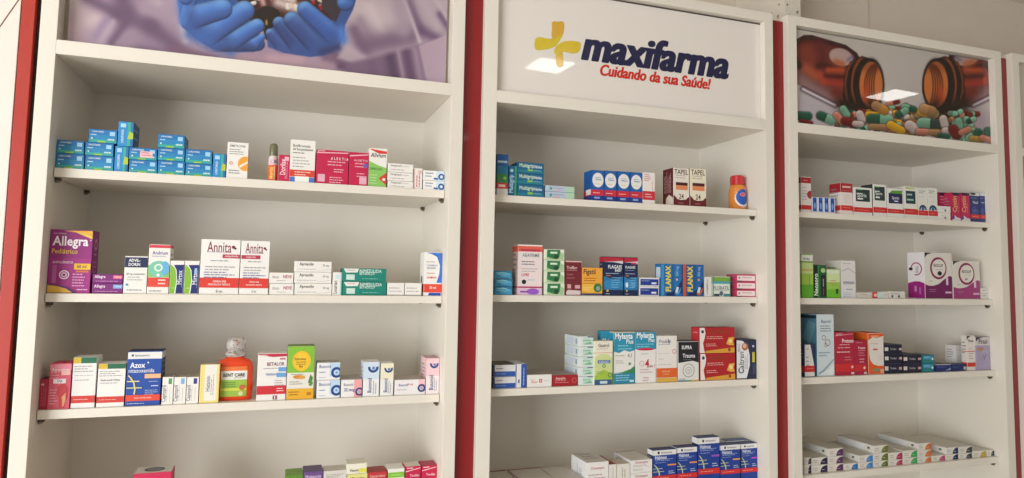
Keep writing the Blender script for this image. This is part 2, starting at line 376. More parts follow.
def paint_pills(x, y):
    C = np.zeros(x.shape+(3,))+np.array((196, 190, 188.)); C += ((y-90)*.10)[..., None]*np.array((-.3, -.5, .3))
    S = lambda *a, **k: soft(C, x, y, *a, **k)
    C = S(797, 105, 850, 125, 16, (186, 178, 192)); C = S(960, 125, 992, 122, 14, (172, 158, 172))
    def bottle(C, F, mir):
        X = F(x)
        body = poly_mask(X, y, [(780, 44), (797, 39), (804, 35), (812, 35), (846, 45), (857, 53), (862, 62), (858, 104), (838, 107), (797, 84), (780, 78)], 1.3)
        b = np.zeros_like(C)+np.array((112, 44, 36.))
        s = lambda *a, **k: soft(b, X, y, *a, **k)
        b = s(797, 40, 812, 36, 6, (30, 10, 16)); b = s(812, 36, 848, 46, 4.6, (40, 14, 26)); b = s(815, 84, 850, 104, 6, (60, 22, 22)); b = s(808, 60, 822, 62, 3, (70, 22, 18)); b = s(848, 44, 862, 64, 4, (40, 14, 24)); b = s(805, 50, 812, 62, 9, (132, 52, 38)); b = s(820, 44, 826, 70, 6, (96, 30, 30))
        b = s(797, 76, 830, 96, 11, (132, 96, 100)); b = s(800, 82, 826, 98, 6, (150, 118, 122)); b = s(806, 68, 816, 76, 5, (176, 84, 50)); b = s(797, 62, 799, 66, 3, (30, 12, 14))
        b = s(818, 66, 846, 66, 3, (60, 16, 12)); b = s(828, 70, 842, 70, 3.2, (196, 78, 40)); b = s(824, 76, 844, 77, 2, (70, 18, 14)); b = s(826, 82, 842, 84, 4, (170, 50, 36)); b = s(820, 74, 823, 82, 3.4, (180, 66, 40)); b = s(835, 92, 845, 96, 5, (120, 36, 28))
        hl = np.clip((1-np.hypot(((X-841)*.9+(y-57)*.3)/11.5, ((y-57)*.9-(X-841)*.3)/8.0))*6+.5, 0, 1); b = blend(b, hl, (186, 158, 156))
        b = s(836, 62, 842, 64, 3.6, (184, 96, 52))
        C = blend(C, body, b)
        d, t, *_ = cap_sd(X, y, 803, 89, 835, 105); C = blend(C, np.exp(-(d/1.3)**2), (222, 216, 228)); C = blend(C, np.exp(-((d-2.2)/1.2)**2)*.6, (70, 50, 66))
        # threaded neck
        n = poly_mask(X, y, [(850, 62), (862, 56), (874, 60), (882, 72), (884, 92), (878, 108), (866, 114), (850, 110), (843, 96), (844, 76)], 1.5); C = blend(C, n, (44, 18, 20))
        for cx, ry, col, sh_ in ((850, 22, (150, 74, 36), 10), (853.5, 25, (22, 12, 16), 12), (857, 25, (128, 60, 32), 12), (860, 26, (20, 12, 16), 12), (863.5, 26, (150, 74, 36), 12), (867, 26, (22, 12, 14), 11)):
            e = np.hypot((X-cx)/11.5, (y-85)/ry); C = blend(C, np.exp(-((e-1)*sh_)**2)*(X < cx+3)*n, col)
        e = np.hypot((X-871)/12.2, (y-85)/24.5); C = blend(C, np.exp(-((e-1.02)*11)**2)*.95, (24, 14, 16)); ins = np.clip((1-e)*10, 0, 1)
        C = blend(C, ins, (206, 118, 58))
        for i in range(5):
            e2 = np.hypot((X-(875+i*2.0))/(12-i*.3), (y-86)/(24+i)); C = blend(C, np.exp(-((e2-.86)*15)**2)*.85*ins*(X < 880), (70, 26, 14))
        C = blend(C, np.exp(-(((X-866)/3.4)**2+((y-95)/11)**2))*ins*.8, (206, 74, 36)); C = blend(C, ins*np.exp(-((y-66)/6)**2)*.5, (120, 50, 24))
        C = soft(C, X, y, 846, 106, 872, 112, 9, (22, 14, 14)); C = soft(C, X, y, 848, 60, 852, 57, 2, (116, 116, 140))
        return C
    C = bottle(C, lambda v: v, 0); C = bottle(C, lambda v: 871+(936-v)*.96, 1)
    R = random.Random(11)
    G, MT, RD, PK, YL, WH, OR, TN = (30, 92, 70), (126, 184, 156), (118, 26, 26), (214, 138, 116), (222, 170, 40), (212, 196, 194), (205, 110, 50), (176, 132, 92)
    def pill(C, a, b, ang, L, r, c1, c2=None):
        dx, dy = math.cos(ang)*L, math.sin(ang)*L
        d, t, cx, cy = cap_sd(x, y, a-dx, b-dy, a+dx, b+dy); al = np.clip((r-d)+.5, 0, 1)
        col = np.where((t < .5)[..., None], np.array(c1, float), np.array(c2 or c1, float)); lit = np.clip(-cy/r, -1, 1)
        col = col*(1+.22*lit[..., None])+18*np.clip(lit, 0, 1)[..., None]**3
        C = blend(C, np.clip((r+1.3-d), 0, 1)*.4, (40, 26, 26)); return blend(C, al, col)
    for i in range(130):
        a = R.uniform(838, 975); b = 103+abs(a-905)*.10+R.uniform(4, 36)*.9
        if b > 118+(a-797)*.13+14: continue
        c = R.choice([G, MT, RD, PK, YL, WH, OR, RD, G, TN]); C = pill(C, a, b, R.uniform(-.6, .9), 2.8, 2.6, tuple(v*.7 for v in c), R.choice([c, MT if c == G else c]))
    for p in [(802, 116, .05, 6, 4.3, G, G), (806, 122, .2, 5, 2, RD, RD), (826, 118, .4, 6, 4.4, G, MT), (840, 119, .8, 5, 3.6, PK, PK), (845, 112, 1, 3.4, 3.6, MT, MT), (849, 122, .2, 4, 4.4, RD, RD), (861, 117, 1.1, 3, 4, WH, WH), (858, 124, .1, 3, 3, WH, WH),
              (876, 115, .06, 8, 3.2, YL, YL), (880, 119.5, .05, 8.5, 5.2, G, MT), (879, 127, .05, 8, 3, TN, TN), (880, 108, .5, 5, 4.6, TN, (206, 140, 60)), (896, 128, .5, 6, 4.2, (232, 176, 30), YL), (912, 127, .6, 3, 5, WH, WH),
              (928, 113, .1, 7, 4, YL, (170, 160, 90)), (928, 110, .3, 4, 5, (200, 150, 100), TN), (930, 123.5, .08, 8.5, 5, MT, (50, 70, 66)), (928, 132, .05, 10, 3, PK, TN), (909, 108, .25, 5, 3, MT, G), (902, 113, -.6, 4, 3.6, G, MT), (893, 103, -.2, 5, 2, PK, RD),
              (944, 122, 1.3, 3, 4, WH, WH), (948, 131, .1, 3, 3.4, WH, WH), (959, 124, 1.4, 2.6, 3.8, MT, MT), (955, 132, 1, 3, 5, RD, RD), (965, 131, -.4, 4, 3, PK, PK), (974, 136, -.6, 5, 4.6, MT, G), (977, 139, .1, 5, 3, (190, 150, 70), (190, 150, 70)), (988, 133, 1.4, 2, 4, G, G), (986, 139, .3, 4, 3, PK, PK), (944, 136, .1, 4, 2.4, G, G)]:
        q_ = list(p); q_[5] = tuple(v*.88 for v in q_[5]); q_[6] = tuple(v*.88 for v in q_[6]); C = pill(C, *q_)
    C = C*np.where(y > 60, 1, 1)[..., None]
    # the crowd of pills ends above the white shelf of paper at the lower left
    return C*np.array((.96, .95, .94))
s1 = poster('hands_poster', u1, pt(66.8, 38, .040).x, .8925, ZT[1][1]+.0005, ZTOP[1]-.032, .040, 560, 200, paint_hands); s1['label'] = 'printed poster of blue gloved hands holding pills, lavender coat behind'
m = MB(); m.box(0.0, .9, .046, .052, ZT[1][1], ZTOP[1]-.03, mat('#a89c88', .6, 0, 'bare_fibreboard', .1)); u1[2](m, 'backing_board')
s3 = poster('pill_bottle_poster', u3, XS[3][1]+.001, XS[3][2]-.001, ZT[3][1]+.0005, ZTOP[3]-.034, .022, 420, 180, paint_pills); s3['label'] = 'printed poster of two amber bottles spilling mixed capsules'

# the pharmacy sign
SM = mat('#e8e2dc', .02, .3, 'sign_acrylic', .01)
m = MB(); x0, x1 = XS[2][1]+.001, XS[2][2]-.001; z0, z1 = ZT[2][1]+.0005, ZTOP[2]-.033
m.box(x0, x1, .022, .027, z0, z1, SM); sign = u2[2](m, 'sign_panel'); sign['label'] = 'glossy pale grey sign panel'
m = MB(); m.box(x0, x1, .0195, .0225, z1-.0012, z1+.0015, mat('#50463c', .7)); m.box(pt(734, 114, .021).x, pt(757, 118, .021).x, .0190, .0225, z0, z0+.003, mat('#8d857a', .7)); u2[2](m, 'sign_gasket')
SY = .0216
def sgn(name, par):
    def fin(mb):
        o = mb.build(name); o.parent = par; return o
    return fin
def px_poly(mb, pts, c, d=0.0):
    P = [pt(a, b, SY-d) for a, b in pts]
    bm = bmesh.new(); f = bm.faces.new([bm.verts.new(p) for p in P]); bmesh.ops.triangulate(bm, faces=[f]); bm.verts.index_update()
    mb.add([v.co[:] for v in bm.verts], [[v.index for v in f.verts] for f in bm.faces], mat(c, .12, .3)); bm.free()
def curve_pts(P, n=6):
    out = []; k = len(P)
    for i in range(k):
        p0, p1, p2, p3 = (Vector(P[(i+j-1) % k]) for j in range(4))
        for s in range(n):
            t = s/n; out.append(tuple(.5*((2*p1)+(p2-p0)*t+(2*p0-5*p1+4*p2-p3)*t*t+(3*p1-p0-3*p2+p3)*t**3)))
    return out
mb = MB()
px_poly(mb, curve_pts([(557, 49), (562, 50), (563.2, 58), (563, 66), (557.5, 66.5), (555.5, 58)]), '#d8b13a', 0)
px_poly(mb, curve_pts([(552.3, 22), (558, 21.6), (563.6, 22), (564, 30), (561.5, 37.5), (556, 42.5), (551.6, 36), (552, 29)]), '#d9a93a', .0001)
px_poly(mb, curve_pts([(535.5, 39), (540, 37), (547, 38.5), (555, 38), (562, 34), (560, 40), (555, 46.5), (546, 49.5), (537, 50), (534.3, 46)]), '#d6bf2c', .0002)
px_poly(mb, curve_pts([(553.8, 52), (556.5, 46), (563, 41.8), (572, 40.8), (579.8, 42.5), (580.5, 47), (578.5, 52), (572, 53.4), (562, 51.5), (557.5, 56)]), '#d8bb2e', .0003)
sgn('cross_emblem', sign)(mb)['label'] = 'yellow leaf shaped pharmacy cross'
def sign_text(name, t, a, b, bold, shear, c, tall=1.0, heavy=1.0):
    A, B = pt(*a, SY), pt(*b, SY); vs, fs, lo, hi = text_geo(t, bold, shear, 6)
    ex = (B-A); L = ex.length; ex.normalize(); ez = Vector((-ex.z, 0, ex.x)); s = L/(hi[0]-lo[0])
    m = MB()
    for j, (dx, dy) in enumerate(((0, 0), (-.028, 0), (.028, 0), (-.014, .008), (.014, -.008), (-.02, -.008), (.02, .008))):
        m.add([A+ex*((x+dx*heavy-lo[0])*s)+ez*((y+dy*heavy)*s*tall)+Vector((0, -.0003-.00002*j, 0)) for x, y in vs], fs, mat(c, .12, .3))
    return sgn(name, sign)(m)
sign_text('lettering', 'maxifarma', (582.3, 58.6), (727.6, 78.4), .016, .25, '#191c46', 1.08, 1.5)['label'] = 'dark blue heavy italic shop lettering'
sign_text('lettering', 'Cuidando da sua Saúde!', (600.3, 75.0), (710.6, 89.3), .012, .25, '#cf2c24', 1.2, 1.3)['label'] = 'small red italic slogan'

# ------------------------------------------------------------------ room
def structure(name, mb):
    o = mb.build(name); o['kind'] = 'structure'; return o
m = MB(); m.box(-4, 7, .40, .5, FLOOR, CEIL, WALLM())
x = pt(868, 20, .39).x; m.box(-4, x, .388, .41, FLOOR, CEIL, WALLM()); structure('wall_back', m)
m = MB(); a, b = pt(785, 8, .12).x, pt(800.5, 8, .12).x; m.box(a, b, .12, .40, .8605, CEIL, mat('#ddd6c8', .8, 0, 'whitewashed_plaster', .12, 0, .8)); 
for fx, dz, r in ((.25, .05, .006), (.6, .035, .004), (.4, .018, .005), (.8, .07, .005), (.15, .09, .004), (.7, .012, .003)):
    n_ = 9; q = [(a+(b-a)*fx+r*random.Random(i+int(dz*1e4)).uniform(.6, 1.3)*math.cos(i*2*math.pi/n_), .1195, .862+dz+r*random.Random(i+99).uniform(.6, 1.6)*math.sin(i*2*math.pi/n_)) for i in range(n_)]
    m.add(q, [tuple(range(n_))], mat('#8f8676', .9)); m.add([(a-.0005, .14+(p[0]-a)*.9, p[2]+.01) for p in q], [tuple(range(n_))], mat('#8f8676', .9))
structure('trim_1', m)
R_ = random.Random(5)
mf = MB(); mf.box(-4, 7, -6, .4, FLOOR-.1, FLOOR, mat('#c9c0b2', .3, .1, 'floor_tile', .05)); structure('floor', mf)
mc = MB(); mc.box(-4, 7, -6, .5, CEIL, CEIL+.1, mat('#e6e0d4', .8, 0, 'ceiling_paint', .03)); structure('ceiling', mc)
mr = MB(); mr.box(7, 7.1, -6, .5, FLOOR, CEIL, mat('#d8cdbc', .8, 0, 'side_wall_paint', .03)); structure('wall_right', mr)
def lamp_mat():
    m = bpy.data.materials.new('lamp_diffuser'); m.use_nodes = True; p = m.node_tree.nodes['Principled BSDF']
    p.inputs['Emission Color'].default_value = (1, .98, .93, 1); p.inputs['Emission Strength'].default_value = 8.5; return m
LM = lamp_mat()
lamps = []
def lamp(x, y, rz, label):
    t = empty('ceiling_lamp', (x, y, CEIL)); t.rotation_euler = (0, 0, rz); tag(t, label, 'ceiling lamp', 'square ceiling lamps')
    a = MB(); a.box(-.12, .12, -.12, .12, -.03, -.0005, mat('#e8e6e0', .4), .003); a.build('lamp_frame', t)
    b = MB(); b.box(-.112, .112, -.112, .112, -.034, -.0302, LM); b.build('diffuser', t)
lamp(1.98, -1.98, -.08, 'square white ceiling lamp mirrored in the pharmacy sign')
lamp(4.36, -1.70, -.1, 'square white ceiling lamp mirrored in the pill bottle poster')
lamp(-.3, -4.3, -.08, 'square white ceiling lamp in the second row, nearest the shopfront')  # unseen second row, added for more light from the ceiling
lamp(1.98, -4.3, -.08, 'square white ceiling lamp in the middle of the second row')
lamp(4.30, -4.1, -.1, 'square white ceiling lamp in the second row, furthest from the shopfront')

# ------------------------------------------------------------------ the goods
WHERE = {(1, 'A'): 'top shelf of the glove poster unit', (1, 'B'): 'middle shelf of the glove poster unit', (1, 'C'): 'third shelf of the glove poster unit', (1, 'D'): 'lowest visible shelf, glove poster unit',
         (2, 'A'): 'top shelf under the pharmacy sign', (2, 'B'): 'second shelf under the pharmacy sign', (2, 'C'): 'third shelf under the pharmacy sign', (2, 'D'): 'lowest visible shelf under the pharmacy sign',
         (3, 'A'): 'top shelf of the pill poster unit', (3, 'B'): 'second shelf of the pill poster unit', (3, 'C'): 'third shelf of the pill poster unit', (3, 'D'): 'bottom shelf of the pill poster unit'}
TOPS = {}
def place(sh, a, b, top, yf, base):
    z0 = ZS[sh[0]][sh[1]][1]+.0002 if base is None else base
    zt = pt((a+b)/2, top, yf).z
    x = pt((a+b)/2, top, yf).x
    ym = (top+proj((x, yf, z0))[1])/2
    return max(pt(a, ym, yf).x+.0003, XS[sh[0]][1]+.001), min(pt(b, ym, yf).x-.0003, XS[sh[0]][2]-.001), z0, zt
def B(sh, a, b, ytop, body, front, label, depth=.055, yf=.052, base=None, group=None, name='medicine_box', rz=0, **kw):
    """one carton: left and right edge and top edge as measured, standing on shelf sh (or on height base)"""
    x0, x1, z0, z1 = place(sh, a, b, ytop, yf, base)
    o = carton(x0, x1, z0, z1, yf, depth, body, front, rz=rz, name=name, **kw)
    full = label+', '+WHERE[sh] if len((label+' '+WHERE[sh]).split()) <= 16 else label
    tag(o, full, 'medicine box', group)
    return z1+.0007
NTH = ['bottom', 'second from bottom', 'third from bottom', 'fourth from bottom', 'topmost']
def STACK(sh, a, b, tops, body, front, label, group, **kw):
    base = kw.pop('base', None); n = len(tops)
    for i, t in enumerate(tops):
        pos = 'bottom' if i == 0 else ('topmost' if i == n-1 else ('middle' if n == 3 else NTH[i]))
        j = RX.uniform(-.5, .5)*(.5 if i else 0)
        base = B(sh, a+j, b+j, t, body, front, label.replace('@', pos), base=base, group=group, **kw)
    return base
K = '#3a3a42'; GY = '#8a8a90'; W_ = '#eeebe6'
def band(v0, v1, c): return ('r', 0, v0, 1, v1, c)
def t(txt, u, v, w, c, **o): return ('t', txt, u, v, w, c, o)

# ---- left unit, top shelf: blue-green cartons
A1 = (1, 'A')
CY = [band(0, .25, '#2f9fb0'), band(.25, .6, '#2787bd'), ('p', [(.3, .02), (.62, .02), (.58, .2), (.36, .2)], '#9cc436'), ('r', .1, .12, .9, .2, '#46b08a'), t('LORATAMED', .32, .82, .42, '#e8f4fa'), ('l', .08, .3, .58, 1, .2, '#bfe0ee'),
      ('r', .74, .56, .93, .86, '#9fd2ee'), ('l', .68, .95, .27, 1, .14, '#cfeaf0', .8), ('c', .12, .3, .03, '#e0f0e0')]
CYV = [('r', .0, .0, .62, 1, '#2c8fd0'), ('r', .62, 0, .8, 1, '#3fae9a'), ('r', .8, .0, 1, 1, '#2a74b0'), ('p', [(.62, .3), (.99, .3), (.99, .55), (.75, .62)], '#b4c93a'), t('LORATAMED', .3, .4, .55, '#e8f4fa', rot=1), ('r', .15, .76, .5, .92, '#a8d8f0')]
CB = '#2277b8'; g = 'blue green cartons in the row on the top shelf'
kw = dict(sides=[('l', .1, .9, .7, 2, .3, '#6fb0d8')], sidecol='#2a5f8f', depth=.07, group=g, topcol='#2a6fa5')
def blue(a, b, tops, col, layers):
    base = None
    for i, tp in enumerate(tops): base = B(A1, a, b, tp, CB, CY, f'blue green carton, {layers[i]} layer, {col}', base=base, **kw)
    return base
LY = ['bottom', 'second', 'third']
b1 = blue(54.2, 84.2, [153.6, 140.3], 'first column', LY)
b2 = blue(85.0, 113.6, [155.9, 142.9], 'second column', LY)
B(A1, 88.5, 117.2, 129.6, CB, CY, 'blue green carton resting alone on the second column', base=b2, **kw)
v1 = B(A1, 114.4, 128.4, 146.3, CB, CYV, 'upright blue green carton between flat ones, lower of two', **kw)
B(A1, 117.8, 133.6, 121.7, CB, CYV, 'upright blue green carton standing highest on the blue row', base=v1, **kw)
b3 = B(A1, 128.9, 157.2, 160.2, CB, CY, 'blue green carton, bottom layer, third column', **kw)
B(A1, 128.9, 157.0, 148.0, CB, CY+[('r', .4, .2, .85, .72, '#f2c4cc'), ('l', .44, .8, .6, 2, .2, '#c85a6a')], 'blue green carton with a pink price sticker, third column', base=b3, **kw)
b4 = blue(157.7, 184.8, [161.0, 148.3, 134.6], 'fourth column', LY)
b5 = blue(185.4, 212.2, [163.8, 149.8], 'fifth column', LY)
B(A1, 212.6, 226.0, 153.8, CB, CYV, 'upright blue green carton ending the row, beside white box', **kw)
B(A1, 226.8, 248.2, 142.4, W_, [t('SIMETICONA', .48, .9, .75, '#5a5a60'), ('l', .1, .8, .8, 3, .06, GY), ('c', .9, .42, .38, '#f0a63c'), ('p', [(.6, .36), (.99, .5), (.99, .44), (.62, .30)], '#f4ead8'), ('c', .2, .42, .08, '#d06a4a', .6), ('l', .1, .7, .22, 2, .07, GY)],
  'white carton with a large orange disc', depth=.05)
B(A1, 278.6, 289.9, 154.8, '#c81e50', [t('Dorilax', .35, .55, .6, '#f6dfe6', rot=1), ('v', .62, .1, .9, 2, .14, '#eaa0b4'), ('r', .5, .78, .9, .93, '#eebccb')], 'narrow magenta carton beside the orange spray bottle', depth=.06)
B(A1, 289.9, 315.2, 140.0, W_, [t('Butilbrometo', .45, .86, .7, K), t('de Escopolamina', .5, .77, .8, K), ('l', .1, .75, .69, 1, .05, K), ('l', .1, .8, .58, 4, .07, '#b0b0b4'), band(.13, .29, '#d8432c'), ('l', .2, .85, .24, 2, .06, '#f6d8d0'), band(0, .12, '#4a78c8'), ('r', .22, .0, .78, .14, '#f2f2ee')], 'tall white carton with an orange red band and blue foot', depth=.055)
MG = lambda nm, u: [('p', [(.0, .89), (.99, .93), (.99, .96), (.0, .92)], '#f0b8c8'), t('genérico', .15, .965, .22, '#f6dfe6'), t(nm, u, .76, .55, '#f4dce4'), ('l', .35, .95, .66, 2, .09, '#e8a8b8'), ('l', .55, .95, .44, 2, .07, '#f0c0cc'), ('r', .06, .06, .28, .28, '#e6b0c0'), ('l', .42, .95, .2, 3, .07, '#eeb2c2')]
B(A1, 316.0, 348.5, 150.3, '#c41c4c', MG('A L E K T I A', .72), 'wide magenta carton with spaced white lettering, wider of a pair', depth=.06)
B(A1, 348.9, 368.4, 152.4, '#c41c4c', [('p', [(.0, .86), (.99, .93), (.99, .96), (.0, .9)], '#f0b8c8'), t('A L E K T I A', .6, .76, .7, '#f4dce4'), ('l', .3, .95, .66, 2, .09, '#e8a8b8'), ('c', .85, .61, .12, '#7a5ab0'), ('r', .55, .05, .92, .26, '#e6b0c0'), ('l', .4, .95, .36, 2, .08, '#eeb2c2')], 'narrower magenta carton with a purple dot, right of its pair', depth=.06)
B(A1, 368.7, 386.9, 148.3, '#efece6', [('p', [(.02, .98), (.98, .93), (.98, .87), (.55, .86), (.02, .97)], '#d83a34'), t('Alivium', .5, .82, .85, '#3a2a2a', s=.2), ('p', [(.01, .01), (.99, .01), (.99, .5), (.5, .56), (.01, .66)], '#8cc863'), t('DIPIRONA', .4, .46, .7, '#2a5a2a'), ('p', [(.99, .05), (.99, .38), (.55, .22)], '#d83a34'), ('c', .85, .2, .08, '#f2f2ee'), ('l', .08, .5, .3, 4, .07, '#c6e4ac')], 'green and white carton with a red drop', depth=.055)
F3 = [t('Omeprazol', .32, .72, .42, '#5a5a60'), ('l', .1, .9, .28, 1, .3, '#b8b4b8'), ('l', .55, .9, .7, 1, .3, '#cfcacc')]
STACK(A1, 387.6, 413.2, [181.2, 172.6, 163.8], W_, F3, '@ flat white carton in a pile of three right of green carton', 'flat white cartons right of the green carton', depth=.05)
B(A1, 413.8, 422.4, 168.3, W_, [('r', 0, .02, .12, .98, '#c8a8a0'), ('v', .35, .1, .9, 2, .3, '#d05868'), ('r', .5, .75, .9, .9, '#e8b0b0')], 'narrow upright white carton with red vertical print')
RB = lambda c='#cfe2f2': [('r', .62, 0, 1, 1, c), ('l', .1, .5, .72, 2, .3, '#7a8aa8'), ('c', .86, .42, .15, '#1f4e98', .5), ('r', .5, .1, .7, .3, '#3a6ab0')]
STACK(A1, 423.0, 446.0, [180.9, 170.8], '#f0eeec', RB(), '@ white carton with pale blue end and blue ring', 'white cartons with blue rings on the top shelf')

# ---- left unit, middle shelf
B1 = (1, 'B')
AL = [band(.55, 1, '#94267a'), band(.13, .55, '#a83288'), band(.0, .55, '#a32c84'), ('p', [(.3, .985), (.99, .93), (.99, .99)], '#e8b23c'), ('p', [(.5, .985), (.99, .86), (.99, .92), (.7, .965)], '#e9c14a'), t('NOVA FÓRMULA', .22, .94, .3, '#eed0e6'), t('Allegra', .48, .80, .84, '#f8eef6', b=.035), ('c', .955, .84, .015, '#f8eef6'),
      t('Pediátrico', .36, .66, .6, '#f0c64a', b=.01), t('ANTIALÉRGICO', .33, .49, .48, '#f2d8ea'), ('r', .6, .375, .99, .47, '#f0c030'), t('60 ml', .78, .425, .22, '#5a2a5a'), ('r', .65, .33, .95, .36, '#d07840'), ('r', .1, .16, .2, .44, '#b45aa0'), ('c', .38, .29, .12, '#f4dcee', .78), ('c', .38, .29, .07, '#e8b8dc', .5), t('12', .38, .29, .06, '#5a1a50'), ('l', .58, .9, .3, 5, .045, '#e8a8d4'),
      ('p', [(.01, .01), (.6, .01), (.45, .07), (.25, .11), (.01, .13)], '#e0b040'), ('p', [(.62, .01), (.7, .01), (.5, .09), (.28, .125), (.01, .145), (.01, .13), (.25, .11), (.46, .07)], '#5a2478'), ('l', .7, .96, .06, 1, .04, '#f0c8e4')]
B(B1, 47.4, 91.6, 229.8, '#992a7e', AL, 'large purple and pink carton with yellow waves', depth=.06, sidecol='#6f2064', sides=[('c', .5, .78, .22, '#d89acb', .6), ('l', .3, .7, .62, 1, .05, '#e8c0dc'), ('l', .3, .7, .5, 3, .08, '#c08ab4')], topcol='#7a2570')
PS = lambda c: [t('Allegra', .24, .68, .36, '#f0dcec', b=.03), ('r', .68, .5, .99, .88, c), t('120 mg', .84, .69, .2, '#f6eef2'), ('l', .1, .9, .22, 1, .2, '#c88ac0')]
bb = B(B1, 91.9, 122.8, 283.4, '#7c2078', PS('#7aa8e0'), 'flat purple carton with a pale blue patch, lower of two', depth=.045)
B(B1, 92.5, 122.8, 274.3, '#7c2078', PS('#e86a86'), 'flat purple carton with a pink patch, on another purple one', depth=.045, base=bb)
B(B1, 123.9, 147.3, 256.2, '#eceae6', [band(.7, .97, '#1f2b52'), t('ADVIL-', .42, .89, .5, '#eef0f4', b=.04), t('DORIN', .42, .78, .5, '#eef0f4', b=.04), t('80 mg comprimido', .5, .52, .8, GY), ('l', .15, .85, .44, 2, .07, '#b4b4ba'), ('c', .15, .24, .06, '#4aa0c8'), ('l', .15, .9, .1, 1, .05, K)], 'white carton with a navy top panel beside purple ones', sidecol='#b8b2a8')
B(B1, 147.9, 169.7, 244.5, '#eeebe6', [band(.93, .99, '#d83c50'), t('Andrium', .52, .83, .72, '#4a4a9a', b=.02), ('l', .15, .9, .76, 1, .05, '#b0a8c0'), ('r', 0, .34, 1, .58, '#8cc860'), ('e', .5, .5, .48, .17, '#7cc8b0'), ('e', .78, .52, .2, .14, '#6ab4e0'), ('c', .48, .53, .2, '#e0f0e0', .6), ('c', .48, .38, .08, '#eef6ee'), band(.14, .33, '#e0483a'), ('l', .5, .9, .28, 2, .07, '#f8e8e0'), ('l', .1, .9, .06, 1, .05, GY)], 'white carton with green circle and red band')
GN = [('p', [(.02, .02), (.42, .02), (.5, .4), (.38, .75), (.12, .86), (.02, .87)], '#86bc38'), ('p', [(.42, .02), (.98, .02), (.98, .88), (.24, .87), (.42, .74), (.5, .4)], '#1d2a70'), ('p', [(.38, .02), (.46, .02), (.54, .4), (.46, .72), (.26, .86), (.2, .86), (.42, .7), (.49, .4)], '#f0f0ec'), t('Mirtax', .72, .5, .42, '#dfe4f4', rot=1), ('v', .88, .2, .8, 1, .1, '#8a94c8'), t('5 mg', .25, .18, .2, '#e8f4d8')]
B(B1, 169.6, 183.8, 260.6, '#eeece8', GN, 'green navy and white carton, nearer the red banded box'); B(B1, 184.2, 199.0, 260.8, '#eeece8', GN+[('r', .68, .62, .86, .78, '#9cc4e8')], 'green navy and white carton, nearer the tall white pair')
AN = lambda wd: [t('Annita', .46, .86, .62, '#8a3a48', b=.012, h=.2 if wd else .2), ('c', .82, .865, .045, '#7a2838'), ('c', .87, .84, .03, '#5a2030'), ('l', .15, .8, .77, 1, .04, '#b8a8ac'), ('r', .55 if wd else .02, .66, .99 if wd else .68, .73, '#b83050'), t('comprimido', .78 if wd else .35, .695, .34, '#f6e0e4'), ('l', .25, .85, .61, 1, .04, GY), ('l', .12, .9, .5, 2, .05, '#a8a0a8'), ('l', .1, .88, .4, 3, .045, '#7070a0'), band(.12, .3, '#dc3a30'), t('VENDA SOB', .5, .235, .34, '#fae8e4'), t('PRESCRIÇÃO MÉDICA', .5, .18, .56, '#fae8e4'), t('6 un', .5, .06, .16, GY)]
B(B1, 200.1, 239.7, 239.5, '#efedea', AN(1), 'wider of two tall white cartons with red foot bands', depth=.05)
B(B1, 240.1, 269.2, 240.9, '#efedea', AN(0), 'narrower of two tall white cartons with red foot bands', depth=.05)
STACK(B1, 269.4, 293.7, [283.6, 272.6], W_, [t('deso', .25, .6, .3, '#a8a0a8'), t('NEVE', .75, .62, .36, '#a84060', b=.03), ('l', .3, .7, .25, 1, .15, '#a0a0a4')], '@ flat white carton, maroon print, leaning against tall white one', 'flat white cartons with maroon print')
AP = [t('Apresolin', .32, .7, .38, '#2a2a30', b=.03), t('50 mg', .84, .6, .16, '#6a6a70'), ('l', .08, .6, .25, 1, .2, '#b8b8bc'), ('p', [(.6, .1), (.98, .25), (.98, .29), (.6, .14)], '#cfcac6')]
STACK(B1, 294.4, 331.8, [283.4, 272.2, 261.4], W_, AP, '@ long white carton with black name in a pile of three', 'long white cartons with black name')
B(B1, 332.4, 341.9, 272.3, W_, [('r', .85, 0, 1, 1, '#8ad0d0'), t('Losartan', .3, .35, .55, '#2a2a30', rot=1), ('r', .3, .72, .7, .9, '#d0e4ec')], 'narrow upright white carton between long white pile and teal')
TE = [('r', .0, .0, .37, 1, '#178878'), ('p', [(.03, .97), (.37, .97), (.34, .68), (.08, .66)], '#eceae6'), ('l', .1, .32, .84, 1, .1, '#b87878'), ('r', .09, .12, .28, .52, '#cfe6e0'), t('NIMESULIDA', .64, .8, .5, '#d8f0ea', b=.02), t('BETADICLO', .56, .6, .34, '#d8f0ea'), ('l', .45, .95, .22, 1, .12, '#8ad0c0')]
STACK(B1, 342.3, 386.6, [281.8, 268.4], '#128474', TE, '@ teal carton with white flap label', 'teal cartons', depth=.06)
B(B1, 387.2, 404.3, 282.9, W_, [('l', .1, .9, .6, 1, .16, '#908c90'), ('l', .1, .9, .35, 1, .16, '#b0acb0'), ('r', .0, .02, 1, .08, '#b0a8a0')], 'low white carton next to the teal ones')
B(B1, 404.8, 421.6, 283.0, W_, [('l', .1, .9, .6, 1, .16, '#908c90'), ('l', .1, .9, .35, 1, .16, '#b0acb0'), ('r', .0, .02, 1, .08, '#b0a8a0')], 'low white carton next to the blue and white box')
